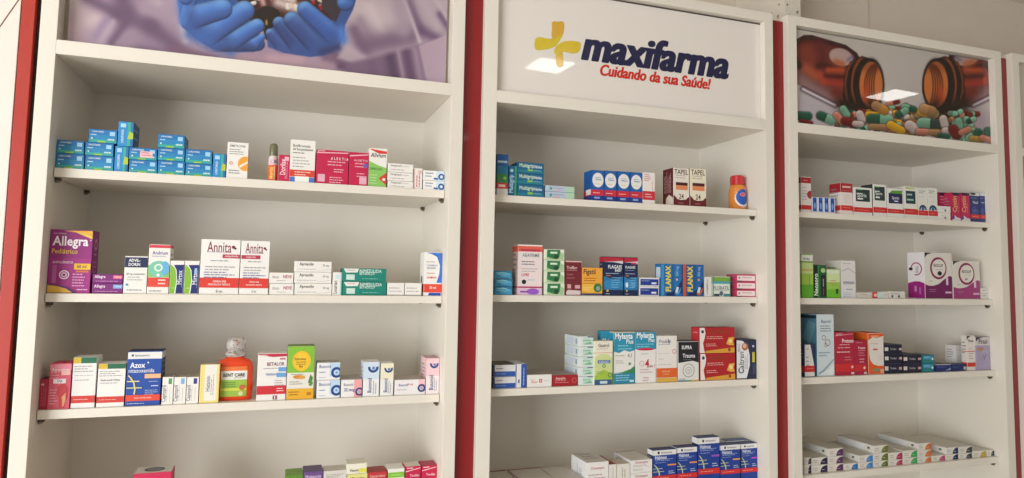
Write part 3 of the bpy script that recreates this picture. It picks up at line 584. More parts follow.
B(B1, 424.0, 444.0, 252.4, '#eeecea', [('p', [(.1, .99), (.99, .99), (.99, .3), (.7, .3), (.85, .5), (.88, .7), (.7, .9), (.4, .96)], '#3c74cc'), ('l', .1, .8, .78, 1, .05, '#b08a80'), t('CLORIDRATO', .45, .7, .6, '#6a6a90'), t('DE SÓDIO', .42, .64, .5, '#6a6a90'), ('l', .15, .7, .52, 1, .05, '#d0887a'), ('r', .15, .4, .7, .44, '#e4a090'), ('c', .42, .42, .05, '#c83c38'), band(.08, .27, '#e04838'), t('50 ml', .5, .19, .36, '#fbe8e0', b=.03), ('p', [(.25, .01), (.95, .01), (.95, .07), (.3, .07)], '#2c4cb0')], 'white and blue carton with red band, last in the row', sides=[('r', .3, .3, .6, .45, '#2a6a4a')])

# ---- left unit, third shelf
C1 = (1, 'C')
B(C1, 38.2, 48.0, 379.4, '#a8203c', [('v', .2, .1, .9, 3, .25, '#c84a60'), ('r', .1, .8, .5, .86, '#e0a0a8')], 'dark crimson carton tucked against the side panel', topcol='#8a2038')
B(C1, 48.4, 70.6, 363.4, '#dd5a72', [band(.85, .98, '#e88ea0'), t('Atroveran', .52, .86, .85, '#f8e4e4', b=.02), ('r', .55, .74, .95, .84, '#f2c0b8'), ('l', .08, .5, .8, 3, .06, '#f0a8b4'), ('r', .2, .56, .78, .66, '#f2e4e8'), t('Dip', .5, .61, .22, '#5a4a7a'), ('p', [(.5, .52), (.75, .56), (.9, .44), (.88, .2), (.8, .3), (.78, .03), (.52, .03), (.5, .25), (.38, .34), (.4, .48)], '#c83c44'), ('p', [(.62, .25), (.8, .35), (.82, .2), (.74, .05), (.68, .05), (.66, .2)], '#e8a878'), ('l', .08, .45, .42, 6, .06, '#eeb0ba')], 'pink carton printed with a red figure', topcol='#d84a68', sidecol='#b83a54')
GW = lambda n: [('r', 0, .88, .33, 1, '#d8b63a'), ('r', .33, .88, 1, 1, '#1f6a4c'), ('l', .06, .9, .82, 3, .05, '#a09ca0'), t('Ácido acetil 100mg', .45, .62, .7, '#8a868c') if n else ('l', .1, .9, .64, 1, .04, '#c0bcc0'), ('l', .1, .85, .55, 1, .04, '#9a98a0'), band(.1, .24, '#d23a34'), ('l', .1, .85, .17, 1, .03, '#f2c8c0')]
B(C1, 71.9, 95.8, 357.2, '#eceae8', GW(0), 'taller white carton with yellow and green top stripe')
B(C1, 97.2, 125.0, 363.6, '#eceae8', GW(1), 'shorter white carton with yellow and green top stripe')
AZ = [band(.86, .985, '#e9e8e6'), ('c', .14, .925, .035, '#3a3a40'), t('farmaceutica', .42, .925, .42, '#6a6a78'), t('Azox', .30, .745, .44, '#f2f4fa', b=.035), ('c', .60, .79, .025, '#f2f4fa'), t('nitazoxanida', .42, .645, .74, '#dfe6f4', b=.015), ('r', .52, .5, .99, .58, '#f0b88a'), ('l', .65, .92, .44, 1, .04, '#a8b8e0'), ('l', .72, .96, .36, 1, .05, '#d8e0f4'), ('l', .55, .95, .28, 3, .035, '#a8b8e0'),
      ('p', [(.05, .57), (.14, .52), (.24, .42), (.28, .3), (.26, .21), (.22, .21), (.24, .3), (.2, .42), (.11, .5), (.04, .55)], '#e8d48a'), ('r', .02, .44, .38, .46, '#d8d890'), ('r', .02, .32, .46, .34, '#d8d890'), band(.09, .2, '#e24a34'), t('VENDA SOB PRESCRIÇÃO', .5, .145, .5, '#fbe0d8'), ('l', .05, .7, .045, 1, .03, '#c8d0ec')]
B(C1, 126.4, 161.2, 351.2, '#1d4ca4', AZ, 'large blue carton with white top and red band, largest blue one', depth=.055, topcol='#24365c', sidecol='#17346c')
for a, b, c, d in ((161.9, 173.2, '#4a9a6a', 'green'), (173.7, 186.0, '#7ab4e4', 'pale blue'), (186.4, 198.6, '#3a3488', 'indigo')):
    B(C1, a, b, 377.0, W_, [('r', .55, .74, .85, .95, c), t('Captopril', .22, .4, .6, '#6a6a74', rot=1), ('v', .45, .1, .7, 1, .1, '#b4b4bc'), ('v', .72, .1, .65, 1, .1, '#c4c4ca')], f'narrow white carton with {d} patch beside the blue carton', topcol='#aaa398')
B(C1, 199.6, 219.2, 364.4, '#f0dc8a', [('r', .24, .06, .86, .99, '#eeebe2'), t('Histamin', .42, .5, .4, '#6a6a94', rot=1), ('v', .6, .2, .8, 2, .1, '#b8b4ac')], 'pale yellow edged carton beside the mouthwash', topcol='#b8ae98')
B(C1, 257.0, 286.4, 353.3, '#eeebe8', [('p', [(.01, .99), (.99, .99), (.99, .93), (.5, .92), (.01, .97)], '#c02c4a'), t('genérico', .2, .955, .25, '#f6d8de'), ('r', .75, .86, .95, .9, '#c8808c'), t('BETALOR', .62, .77, .6, '#7a3048', b=.02), ('l', .2, .8, .68, 1, .04, '#a090a8'), ('r', .72, .61, .99, .7, '#6aa4dc'), t('injetável', .5, .55, .4, '#8a9ac0'), ('r', .66, .49, .99, .58, '#6aa4dc'), ('l', .6, .95, .42, 3, .05, '#b8a8b4'), band(.13, .31, '#cf2c38'), ('l', .68, .93, .25, 2, .05, '#f8dce0'), ('r', .56, .02, .7, .1, '#8a3050'), ('r', .61, .03, .65, .09, '#f4e8ec')], 'white carton with crimson top and red band beside mouthwash')
B(C1, 287.0, 314.2, 346.2, '#eae6dc', [band(.5, 1, '#86bf3a'), ('e', .52, .72, .34, .19, '#f2c02c'), ('e', .52, .72, .26, .15, '#f4c838'), t('Valeriana', .46, .76, .42, '#5a3a2a', s=.3, b=.02), ('l', .32, .74, .7, 2, .04, '#7a5a2a'), t('fito', .5, .62, .14, '#5a3a2a'), ('l', .15, .8, .47, 1, .03, '#8a8a60'), ('e', .42, .42, .2, .035, '#d88a34'), ('e', .55, .41, .12, .03, '#e0a040'), ('p', [(.78, .3), (.86, .46), (.96, .4), (.9, .3)], '#4a8a3c'), ('p', [(.8, .26), (.9, .34), (.97, .3), (.9, .24)], '#5a9a44'), ('l', .1, .6, .33, 2, .04, '#a8a498'), band(0, .2, '#e8b02a'), ('l', .08, .6, .14, 2, .05, '#8a5a1a'), ('r', .75, .07, .92, .13, '#c07a20')], 'tall green cream and yellow carton with a yellow disc', topcol='#7a9a3a')
BR = lambda c: [('r', .55, .2, 1, 1, c), t('Busonid', .35, .78, .5, '#5a6a9a'), ('l', .1, .4, .45, 1, .13, '#6a7ab0'), ('c', .85, .42, .24, '#1c4488', .55), ('c', .85, .42, .05, '#6aa0d8'), ('l', .1, .5, .15, 1, .1, '#b8b8c4')]
STACK(C1, 316.6, 340.0, [380.2, 362.6], '#eeeef0', BR('#c4dcf2'), '@ white carton with pale blue shading and navy ring, pile of two', 'ringed white cartons beside the green carton', topcol='#a8a49c')
B(C1, 341.0, 362.0, 379.6, '#eeebec', [('r', .62, .0, 1, 1, '#f0a8ac'), t('Busonid', .35, .72, .45, '#7a6a8a'), t('32 mcg', .4, .4, .5, '#3a4a90', b=.04), ('c', .88, .3, .2, '#223c78', .6), ('c', .88, .3, .06, '#88b0dc')], 'low white carton with pink end and navy ring', topcol='#b0a49c', depth=.09)
RV = lambda c: [('r', .0, .5, 1, 1, c), ('c', .6, .84, .33, '#1c4488', .55, 170, 370), ('c', .62, .82, .1, '#6a88c0'), t('Busonid', .4, .32, .42, '#4a5a8a', rot=1), ('v', .65, .08, .5, 2, .14, '#b0b0bc')]
B(C1, 363.2, 379.4, 362.0, '#eeeef0', RV('#d4e2f2'), 'upright white carton with pale blue top and half ring', depth=.06)
B(C1, 380.4, 393.6, 363.3, '#eeeeea', RV('#f0ead0'), 'upright white carton with pale yellow top and half ring', depth=.05)
B(C1, 394.6, 425.2, 379.6, '#eeeaec', [('r', .78, .3, 1, 1, '#f2c4cc'), t('Busonid', .28, .66, .3, '#4a6aa0'), t('50 mcg', .5, .68, .18, '#c83c50'), ('l', .06, .4, .35, 1, .12, '#a8a8b4'), ('c', .88, .42, .13, '#223c78', .55), ('c', .88, .42, .04, '#88b0dc')], 'long low white carton with navy ring at its end', depth=.09, topcol='#b4a8a0')
B(C1, 426.0, 439.6, 358.2, '#f0e4e6', RV('#f2cbd2'), 'upright pinkish white carton with half ring, last in row', depth=.07, topcol='#c89aa0', sidecol='#dcb0b4')

# ---- left unit, lowest visible shelf
D1 = (1, 'D')
B(D1, 131.8, 170.0, 472.8, '#cf1f52', [band(.0, 1, '#cf1f52'), t('Ibupril', .5, .8, .7, '#f6dfe6')], 'magenta carton with white lid and dark oval, standing alone', depth=.06, yf=.08, topcol='#e8e4dc', top=[('e', .5, .5, .28, .32, '#4a4a4e'), ('e', .5, .5, .22, .24, '#8a8a8c')])
B(D1, 284.4, 302.2, 475.0, '#5d8a2a', [t('Passiflora', .5, .9, .8, '#d8e8b8')], 'olive green carton beside a purple one', depth=.06, topcol='#7aa63c')
B(D1, 302.6, 322.2, 471.6, '#6a4a86', [t('Melatonin', .5, .9, .8, '#d8cce8')], 'greyish purple carton beside the olive green one', depth=.06, topcol='#5f4a76')
B(D1, 322.8, 346.2, 470.6, '#d8d4cc', [('l', .1, .9, .92, 3, .03, '#8a8a90')], 'plain white carton beside the greyish purple one', depth=.05, topcol='#cfcabf')
bb = B(D1, 346.6, 367.0, 474.0, '#e8e6cc', [band(.0, 1, '#e2e08a'), t('Vitamina', .5, .9, .7, '#3a3a30')], 'yellow white carton under a like one', depth=.05)
B(D1, 346.6, 367.0, 463.6, '#ecead8', [t('Vitamina', .4, .35, .5, '#2a2a28', b=.03), ('r', .6, .1, .98, .5, '#e2e04a')], 'yellow white carton lying on a like one, topmost', depth=.05, base=bb)
B(D1, 367.4, 386.4, 472.0, '#c2383a', [t('Cetoprofeno', .5, .9, .8, '#f0c0b8')], 'orange red carton right of the yellow white pair', depth=.055, topcol='#a83236')
B(D1, 387.4, 404.0, 468.6, '#eceae4', [band(.8, .92, '#86c440'), ('l', .2, .8, .86, 1, .03, '#d8f0b0'), ('l', .1, .9, .7, 3, .04, GY)], 'white carton with a lime green band')
MD = [('p', [(.02, .88), (.98, .95), (.98, .965), (.02, .9)], '#f4ccd6'), ('r', .1, .955, .5, .975, '#f4d4dc'), t('Torsilax', .6, .8, .6, '#f6d8e0')]
B(D1, 404.8, 420.4, 466.4, '#c41c48', MD, 'magenta carton with a torn open lid', depth=.05, topcol='#dcd0c4')
B(D1, 421.2, 436.8, 465.4, '#c41c48', MD, 'closed magenta carton, last beside the side panel', depth=.05, topcol='#b02448')

# ---- sign unit, top shelf
A2 = (2, 'A')
B(A2, 496.9, 508.2, 154.2, '#1f5fa8', [band(0, .16, '#e6e4e0'), band(.16, .3, '#d8382e'), ('r', .15, .2, .75, .26, '#f8dcd4'), band(.3, .52, '#3a8a50'), ('c', .7, .42, .14, '#9ac43a'), band(.52, .7, '#1f7aa0'), ('r', .05, .79, .9, .84, '#b8d4ee'), ('c', .3, .68, .1, '#4a8ac8', .5)], 'tall slim blue to green carton with red and white foot')
B(A2, 508.8, 516.9, 165.8, '#175f92', [('r', .72, .0, 1, 1, '#3a9a70'), t('Multigrip', .35, .4, .6, '#b8dcf0', rot=1, b=.03), ('c', .35, .84, .2, '#a8d8d0')], 'upright blue carton left of the flat blue pile')
STACK(A2, 517.3, 544.0, [184.7, 173.6, 162.8], '#17628c', [band(.02, .3, '#1f7a90'), t('Multigrip', .35, .66, .55, '#cfe6c8', b=.03), t('Noite', .78, .66, .28, '#e8f0f4', b=.03), ('r', .38, .2, .58, .38, '#8ac04a'), ('l', .62, .95, .28, 1, .15, '#9ac8e0')], '@ flat blue teal carton in a pile of three', 'flat blue teal cartons under the sign', depth=.075, topcol='#1d5a7a')
STACK(A2, 545.4, 574.6, [192.2, 186.0], '#b8cade', [('r', .7, 0, 1, 1, '#b4d4bc'), ('r', .14, .3, .22, .7, '#3a9a90'), ('l', .25, .65, .6, 1, .25, '#a87aa0'), ('r', .3, .1, .5, .3, '#e0b0b8')], '@ slim pale lilac carton of two', 'slim pale lilac cartons under the sign')
NV = [band(.38, 1, '#1c60ac'), ('e', .5, .68, .46, .24, '#eceae8'), ('l', .28, .8, .76, 1, .05, '#3a7ac0'), t('Naldecon', .55, .7, .5, '#2a5aa0', b=.03), ('l', .25, .7, .55, 1, .04, '#d0a870'), band(.17, .36, '#d02c3c'), ('l', .1, .85, .26, 1, .07, '#f4c0c4'), band(0, .17, '#1c3a88'), ('r', .2, .07, .65, .13, '#8aa8dc')]
for i, (a, b, tp) in enumerate(((591.7, 604.0, 170.3), (604.5, 616.7, 170.9), (617.5, 629.9, 171.6), (630.4, 642.1, 172.4))):
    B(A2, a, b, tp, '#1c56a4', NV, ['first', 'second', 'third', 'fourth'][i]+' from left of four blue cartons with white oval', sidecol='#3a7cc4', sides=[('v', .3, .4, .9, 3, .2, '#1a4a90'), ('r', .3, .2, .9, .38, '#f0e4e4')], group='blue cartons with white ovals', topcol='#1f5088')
B(A2, 642.7, 655.0, 172.5, '#ece6e4', [('l', .1, .7, .92, 4, .06, '#c85a68'), ('v', .8, .3, .8, 1, .1, '#d88a94'), band(.12, .4, '#cc2c40'), ('l', .2, .8, .3, 2, .08, '#f4ccd0')], 'white and red carton right of the four blue ones')
TP = [t('TAPEL', .5, .9, .85, '#4a2a2a', b=.02), ('l', .15, .85, .8, 2, .06, '#b8a8a0'), ('r', .16, .54, .9, .62, '#4a1c20'), ('r', .16, .42, .9, .54, '#e08a5a'), t('24', .5, .25, .3, '#6a3038'), ('p', [(.01, .01), (.99, .01), (.99, .24), (.9, .22), (.8, .17), (.5, .15), (.25, .17), (.12, .24), (.01, .28)], '#641820'), ('l', .3, .7, .07, 1, .04, '#c88a84')]
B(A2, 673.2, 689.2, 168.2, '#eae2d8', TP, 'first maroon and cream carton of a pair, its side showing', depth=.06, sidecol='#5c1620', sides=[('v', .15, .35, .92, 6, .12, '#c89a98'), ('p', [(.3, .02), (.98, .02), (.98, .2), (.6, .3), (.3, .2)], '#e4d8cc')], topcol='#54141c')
B(A2, 689.7, 706.2, 168.8, '#ebe3cc', TP, 'second maroon and cream carton of the pair, nearer the jar', depth=.06, sidecol='#5c1620', topcol='#54141c')

# ---- sign unit, second shelf
B2 = (2, 'B')
STACK(B2, 494.4, 512.4, [286.3, 278.6, 270.8], '#2f86b4', [band(.05, .3, '#3a9ac0'), ('r', .3, .1, .95, .6, '#4aa8d8'), ('p', [(.05, .5), (.4, .9), (.95, .6), (.6, .3)], '#6ac0e4'), ('l', .1, .7, .75, 1, .2, '#b8e0ec')], '@ small sky blue carton in a pile of three', 'small sky blue cartons under the sign')
B(B2, 517.8, 542.4, 244.7, '#eedfe0', [band(.86, .97, '#e4624c'), ('r', .1, .87, .9, .91, '#b83a58'), t('ABAFIRME', .52, .79, .7, '#6a8a90'), ('l', .15, .9, .66, 2, .05, '#5a5a68'), ('l', .15, .85, .52, 2, .05, '#c0b0b4'), t('LIVRE', .3, .4, .3, '#c83a68', b=.02), ('e', .25, .26, .09, .045, '#1c2a28'), ('l', .4, .85, .3, 1, .05, '#a8c8d0'), band(.14, .17, '#b82462'), ('p', [(.01, .01), (.99, .01), (.99, .13), (.6, .1), (.3, .13), (.01, .12)], '#e0c0e0'), ('e', .62, .07, .25, .06, '#9a5ac8'), ('r', .1, .05, .4, .08, '#7a3a90')], 'tall pinkish white carton with orange top and magenta line', depth=.05, sidecol='#d8bcb4')
STACK(B2, 544.2, 564.6, [283.2, 271.4, 260.4, 249.4], '#e2ecd8', [('p', [(.12, .1), (.35, .05), (.95, .05), (.98, .55), (.7, .95), (.15, .95)], '#a8c89a'), ('p', [(.14, .3), (.5, .1), (.75, .3), (.8, .95), (.15, .95)], '#2f7a48'), ('r', .3, .6, .65, .78, '#d8ecd4'), ('e', .6, .3, .12, .2, '#1c4a30'), band(.0, .08, '#cfe4b8')], '@ green and white carton in a pile of four', 'green and white cartons in a pile of four')
B(B2, 565.4, 581.4, 260.8, '#74222e', [t('Trufflor', .4, .8, .65, '#e8c8c8', b=.02), ('l', .1, .9, .72, 1, .05, '#c08a90'), ('l', .1, .6, .6, 2, .1, '#a85a62'), ('r', .12, .2, .35, .32, '#d8a8a8'), ('r', .6, .2, .92, .3, '#d8a8a8'), ('p', [(.05, .02), (.95, .02), (.95, .14), (.15, .16), (.05, .1)], '#dccccc'), ('r', 0, .96, 1, 1, '#e0b8b4')], 'dark maroon carton between green pile and orange carton')
B(B2, 582.0, 602.6, 267.8, '#eea83e', [t('Figatil', .36, .83, .58, '#3a2a30', b=.03), ('l', .1, .7, .62, 2, .08, '#a8601c'), band(.42, .44, '#c87a20'), ('p', [(.01, .42), (.7, .42), (.55, .1), (.01, .15)], '#f2bc4a'), ('c', .76, .28, .2, '#3c7a3c'), ('c', .78, .26, .1, '#8aa8a0'), band(0, .08, '#44506a'), ('l', .05, .5, .28, 2, .07, '#f8dc98')], 'bright orange carton with dark lettering and green herb')
FL = lambda e: [band(.86, .985, '#b8243c'), ('p', [(.01, .86), (.99, .9), (.99, .82), (.5, .86)], '#d8d0d8'), ('p', [(.01, .15), (.99, .15), (.99, .5), (.5, .42), (.01, .5)], '#2a78b0'), ('e', .5, .3, .5, .12, '#2f88c0'), t('FLAGASS', .58 if not e else .45, .74, .7, '#eef2f8', b=.03), t('BABY', .75, .65, .34, '#eef2f8', b=.03) if not e else ('l', .1, .8, .66, 1, .04, '#8aa0c8'), ('l', .1, .85, .57, 1, .05, '#a8c0e0'), ('r', .12, .5, .35, .53, '#b86a50'), ('l', .4, .95, .46, 5, .06, '#7ab8e0'), ('c', .2, .13, .06, '#c8b84a'), ('l', .1, .4, .05, 1, .04, '#c8d0e0')]
B(B2, 603.4, 623.2, 256.7, '#16264e', FL(0), 'wider navy carton with a crimson top stripe', depth=.028, topcol='#7a2038')
B(B2, 623.8, 638.0, 257.3, '#16264e', FL(1)+[('e', .2, .28, .1, .07, '#d8ecf4'), ('r', .5, .82, .85, .86, '#c83a68'), ('c', .65, .28, .14, '#6ab0e0', .6)], 'narrower navy carton with a crimson top and white drop', depth=.05, topcol='#7a2038')
STACK(B2, 639.4, 659.2, [286.5, 277.6], '#e2e2e8', [('r', .04, .12, .96, .82, '#1c3a90'), ('l', .1, .5, .62, 1, .2, '#a8b8e4'), ('r', .6, .25, .85, .45, '#dce4f4')], '@ small flat carton, navy panel on white, of two', 'flat navy and white cartons under the sign')
FX = lambda n: [('r', 0, 0, 1, 1, '#2272b4' if n == 0 else '#1f62a8'), ('r', .0, 0, .16, 1, '#3a90cc' if n == 0 else '#c8583a'), ('r', .16, .0, .2, 1, '#184a80'), t('FLANAX', .34, .55, .8, '#f0d83a', rot=1, b=.05), ('r', .55, .0, .58, 1, '#184a80'), t('550 mg', .78, .78, .3, '#a8c8e4', rot=1), ('p', [(.25, .02), (.6, .02), (.98, .1), (.98, .5), (.8, .3), (.5, .12), (.25, .1)], '#12265c'), ('p', [(.62, .08), (.78, .12), (.98, .3), (.9, .1), (.75, .03)], '#3a9ad8' if n == 0 else '#c8683a'), ('p', [(.66, .12), (.74, .3), (.85, .28), (.78, .1)], '#d0dcec'), ('c', .75, .52, .05, '#e8b0a0' if n == 0 else '#e0a83a')]
B(B2, 660.9, 682.0, 264.0, '#1f66aa', FX(0), 'blue carton with vertical yellow lettering, left of the pair', depth=.035, sidecol='#4a8ab8', sides=[('r', .2, .55, .9, .9, '#c8dce8'), ('l', .2, .8, .4, 3, .1, '#a8c8e0')], topcol='#7a3a34')
B(B2, 682.8, 703.8, 264.6, '#1f5aa0', FX(1), 'blue carton with vertical yellow lettering and orange edge', depth=.035, topcol='#7a3a34')
B(B2, 704.4, 711.8, 276.8, '#e4e2de', [('v', .4, .1, .9, 1, .2, '#8a8a90'), ('p', [(.3, .2), (.5, .4), (.4, .8), (.25, .6)], '#a8a8ac')], 'narrow off-white carton right of the blue pair')
B(B2, 712.3, 730.6, 276.6, '#dfe6de', [band(.76, .97, '#7aa83c'), band(.64, .76, '#4aa0b0'), t('FLORATIL', .5, .43, .84, '#5a5a60'), ('l', .1, .85, .3, 1, .08, '#b0b0b0'), ('r', .0, .0, .06, 1, '#3a8a80'), ('r', .95, .0, 1, 1, '#3a8a6a'), ('r', .08, .02, .38, .14, '#34444c'), ('e', .48, .16, .1, .12, '#5a6a70'), ('r', .6, .02, .95, .14, '#3a8a90')], 'squarish green teal and white carton', depth=.05)
STACK(B2, 736.0, 756.6, [289.6, 281.8, 274.4], '#c43a66', [('r', .05, .12, .96, .82, '#f0dede'), ('l', .3, .8, .55, 1, .2, '#8a6a78'), ('c', .16, .5, .04, '#c84a70'), ('r', .02, .0, .3, .12, '#3a2a34')], '@ small crimson edged carton in a pile of three', 'small crimson edged cartons under the sign', depth=.05, topcol='#c05060')

# ---- sign unit, third shelf
C2 = (2, 'C')
STACK(C2, 493.8, 515.8, [377.0, 364.9], '#e8e8ec', [('r', .02, .02, .98, .45, '#2f5cb0'), ('l', .1, .5, .7, 1, .16, '#5a5a6a'), ('l', .1, .6, .25, 1, .16, '#8aa8e4'), ('r', .0, .0, .04, 1, '#20345c')], '@ white over blue carton of two', 'white over blue cartons under the sign', sidecol='#2a4a8a', topcol='#6a645c', depth=.09)
B(C2, 516.6, 526.6, 363.9, '#e6e6ea', [('r', .45, 0, 1, 1, '#2a55aa'), ('v', .72, .1, .9, 1, .2, '#a8bce8'), ('r', .15, .2, .3, .35, '#5a6a8a')], 'upright white and blue carton beside the flat pair', depth=.09)
B(C2, 527.3, 551.8, 374.6, '#ebe8e4', [t('Bayer', .3, .4, .25, '#d08088'), ('r', .48, .35, .6, .65, '#c03040'), ('r', .51, .42, .57, .58, '#e8c8c8'), ('l', .68, .92, .5, 1, .12, '#c0b8b8'), ('l', .1, .4, .6, 1, .1, '#e09a9a')], 'low white carton with small red square', depth=.11, topcol='#aca296')
B(C2, 552.5, 577.2, 375.0, '#a61c28', [t('Atensina', .32, .72, .4, '#f0d4d0', b=.02), ('l', .1, .7, .5, 2, .17, '#d88a8a'), ('c', .88, .5, .1, '#d86a70', .75)], 'low dark red carton left of the pale pile', depth=.10, topcol='#a89a90')
STACK(C2, 578.4, 593.4, [376.4, 367.2, 356.9, 346.8, 336.4], '#dfe8e6', [('r', .3, .2, .98, .9, '#c2dcd0'), ('l', .3, .9, .6, 1, .2, '#4a9a74'), ('p', [(.3, .2), (.95, .2), (.8, .5)], '#7ab898'), ('r', .6, .9, .98, .99, '#3a5a84')], '@ pale green white carton in the pile of five', 'pale green white cartons in a pile of five', depth=.10, sides=[('r', .8, .25, .9, .75, '#8aa0b4'), ('p', [(.1, .1), (.6, .1), (.75, .8), (.2, .9)], '#cfdce8')])
B(C2, 594.2, 612.8, 341.0, '#ece8d8', [('p', [(.01, .0), (.99, .0), (.99, .6), (.7, .7), (.3, .7), (.01, .62)], '#cfdc9a'), ('p', [(.01, .01), (.99, .01), (.99, .25), (.5, .35), (.01, .2)], '#a8c84a'), t('Gastrol', .5, .9, .58, '#5a3a4a', b=.02), ('l', .15, .9, .82, 1, .04, '#c0a8a0'), band(.72, .74, '#e0b8a0'), ('r', .18, .49, .86, .56, '#3a64b0'), t('SUSPENSÃO', .52, .525, .56, '#e4ecf4'), ('c', .52, .43, .09, '#6a8a4a', .6), ('l', .1, .5, .3, 2, .04, '#8aa85a'), ('c', .85, .22, .12, '#4a8a4a', .7), ('r', .0, .0, .95, .12, '#3a5a8a'), ('r', .3, .03, .7, .09, '#c8dce8')], 'cream and lime carton with a small blue panel', yf=.046, depth=.03)
MY = lambda n: [('p', [(.01, .99), (.99, .99), (.99, .64), (.75, .61), (.5, .645), (.25, .59), (.01, .62)], '#2a94b4'), t('Mylanta', .48, .9, .84, '#f0f6f8', b=.045), t('Plus', .76, .81, .34, '#f0f6f8', b=.03), ('l', .2, .9, .73, 2, .06, '#8acce0'), ('r', .0, .975, 1, 1, '#c8c0b0')]
B(C2, 600.5, 609.8, 331.0, '#2a94b4', [t('Myl', .55, .8, .7, '#f0f6f8', b=.045), ('l', .2, .9, .7, 2, .06, '#8acce0')], 'turquoise carton half hidden behind the cream and lime one', yf=.079, depth=.022)
B(C2, 613.6, 634.8, 331.8, '#eae9e4', MY(0)+[('l', .1, .6, .54, 1, .04, '#a8a8a0'), t('4.1', .75, .54, .2, '#8a8a90'), ('l', .1, .5, .44, 2, .04, '#b0b0a8'), ('c', .75, .38, .06, '#5a9a70'), ('p', [(.1, .21), (.4, .22), (.8, .28), (.99, .34), (.99, .2), (.5, .2)], '#3a8a58'), band(0, .2, '#2a88a8'), ('l', .1, .9, .16, 3, .045, '#9ad4e4'), ('r', .75, .03, .95, .07, '#c8e4ec')], 'turquoise and white carton with a green wave at its foot', sidecol='#2a94b4', topcol='#a8b4ac')
B(C2, 635.4, 656.0, 332.0, '#ece9e8', [('r', 0, .66, 1, 1, '#2a94b4'), t('Mylanta', .48, .92, .84, '#f0f6f8', b=.045), t('Plus', .78, .84, .3, '#f0f6f8', b=.03), ('l', .06, .94, .76, 2, .05, '#8acce0'), ('e', .5, .66, .42, .025, '#cc3048'), ('l', .25, .75, .57, 1, .04, '#b8b8c0'), t('4', .56, .38, .2, '#c82c48', b=.04), ('c', .3, .38, .12, '#d8a8b0', .8), t('em 1', .8, .33, .26, '#9a3a50'), ('l', .2, .85, .26, 2, .05, '#c8a8b0'), ('l', .35, .65, .1, 2, .05, '#d0a0a8')], 'turquoise topped white carton with a big red 4', topcol='#a8b4ac')
B(C2, 656.6, 677.0, 335.8, '#ebe7e2', [t('Predsim', .4, .88, .6, '#7a7a90', s=.2), ('p', [(.55, .95), (.62, .9), (.64, .84), (.6, .82)], '#3a4a8a'), ('l', .08, .7, .81, 1, .04, '#9a9ab0'), ('c', .86, .66, .1, '#b86a74', .75), ('l', .08, .9, .62, 1, .03, '#c8c4c4'), ('l', .08, .4, .5, 1, .03, '#b0b0b8'), ('l', .08, .9, .38, 1, .04, '#c4c0c0'), band(.1, .3, '#e0662c'), t('VENDA SOB', .45, .23, .4, '#f6c8a0'), ('l', .3, .75, .17, 1, .03, '#f6c8a0'), band(.0, .09, '#dcb04a')], 'white carton with a broad orange band at its foot')
B(C2, 678.0, 698.8, 341.4, '#e4e4e2', [('p', [(.01, .99), (.99, .99), (.99, .46), (.7, .51), (.4, .49), (.01, .46)], '#1c1d26'), t('SUPRA', .42, .85, .5, '#e8e8ee', b=.05), t('Trauma', .52, .64, .6, '#dfe0e8', b=.04), ('l', .25, .8, .54, 1, .03, '#8a8a94'), ('c', .5, .27, .28, '#3a3a40', .93), ('c', .5, .27, .15, '#9aa8a0', .85), ('c', .5, .27, .06, '#b8c0b8', .5), ('l', .05, .4, .06, 1, .04, '#3a4a60'), ('r', .0, .0, .3, .03, '#3a7ac0'), ('r', .3, .0, .6, .03, '#5aa85a'), ('r', .6, .0, 1, .03, '#e0a85a')], 'black over white carton with a thin ring', topcol='#2a2a2e')
RW = [('p', [(.01, .99), (.14, .99), (.17, .8), (.15, .6), (.1, .4), (.12, .2), (.15, .02), (.01, .02)], '#ebe5e2'), ('c', .09, .84, .04, '#2a4a6a'), t('CALCITRAN', .5, .83, .5, '#8a4a22'), ('l', .2, .7, .64, 2, .07, '#e8b0a8'), ('l', .18, .6, .36, 2, .07, '#e8b0a8'), ('p', [(.75, .35), (.82, .6), (.98, .62), (.94, .45), (.98, .3), (.86, .3)], '#e8b04a'), ('c', .87, .47, .05, '#f4dc9a'), ('p', [(.18, .1), (.99, .22), (.99, .01), (.15, .01)], '#dca03c'), ('c', .84, .13, .04, '#a83a24')]
bb = B(C2, 700.0, 735.4, 353.4, '#b01f26', RW, 'broad red carton with gold star, lower of two', depth=.045, topcol='#982028')
B(C2, 699.3, 734.8, 327.5, '#b01f26', RW, 'broad red carton with gold star, set on top of another', depth=.045, base=bb, sidecol='#c8323a', sides=[('l', .3, .9, .8, 1, .08, '#f0b8b4')], topcol='#982028')
B(C2, 736.4, 758.9, 339.6, '#1c2444', [('p', [(.01, .99), (.3, .97), (.55, .85), (.66, .6), (.66, .35), (.5, .02), (.01, .02)], '#e4e4e8'), t('Caltren', .24, .42, .55, '#2a2c44', rot=1, b=.01, s=.2), ('c', .2, .22, .12, '#2a2c44', .85), ('v', .42, .25, .65, 3, .06, '#a0a0b0'), ('c', .42, .82, .16, '#b06a48'), ('c', .4, .84, .09, '#e0b494'), t('MAG', .12, .8, .2, '#b0b0bc', rot=1), ('r', .78, .42, .9, .68, '#c8c03a'), ('c', .83, .83, .05, '#b8c4dc'), ('v', .82, .12, .4, 2, .08, '#5a6494')], 'navy and white carton with curved white field, last in row', topcol='#20283e')

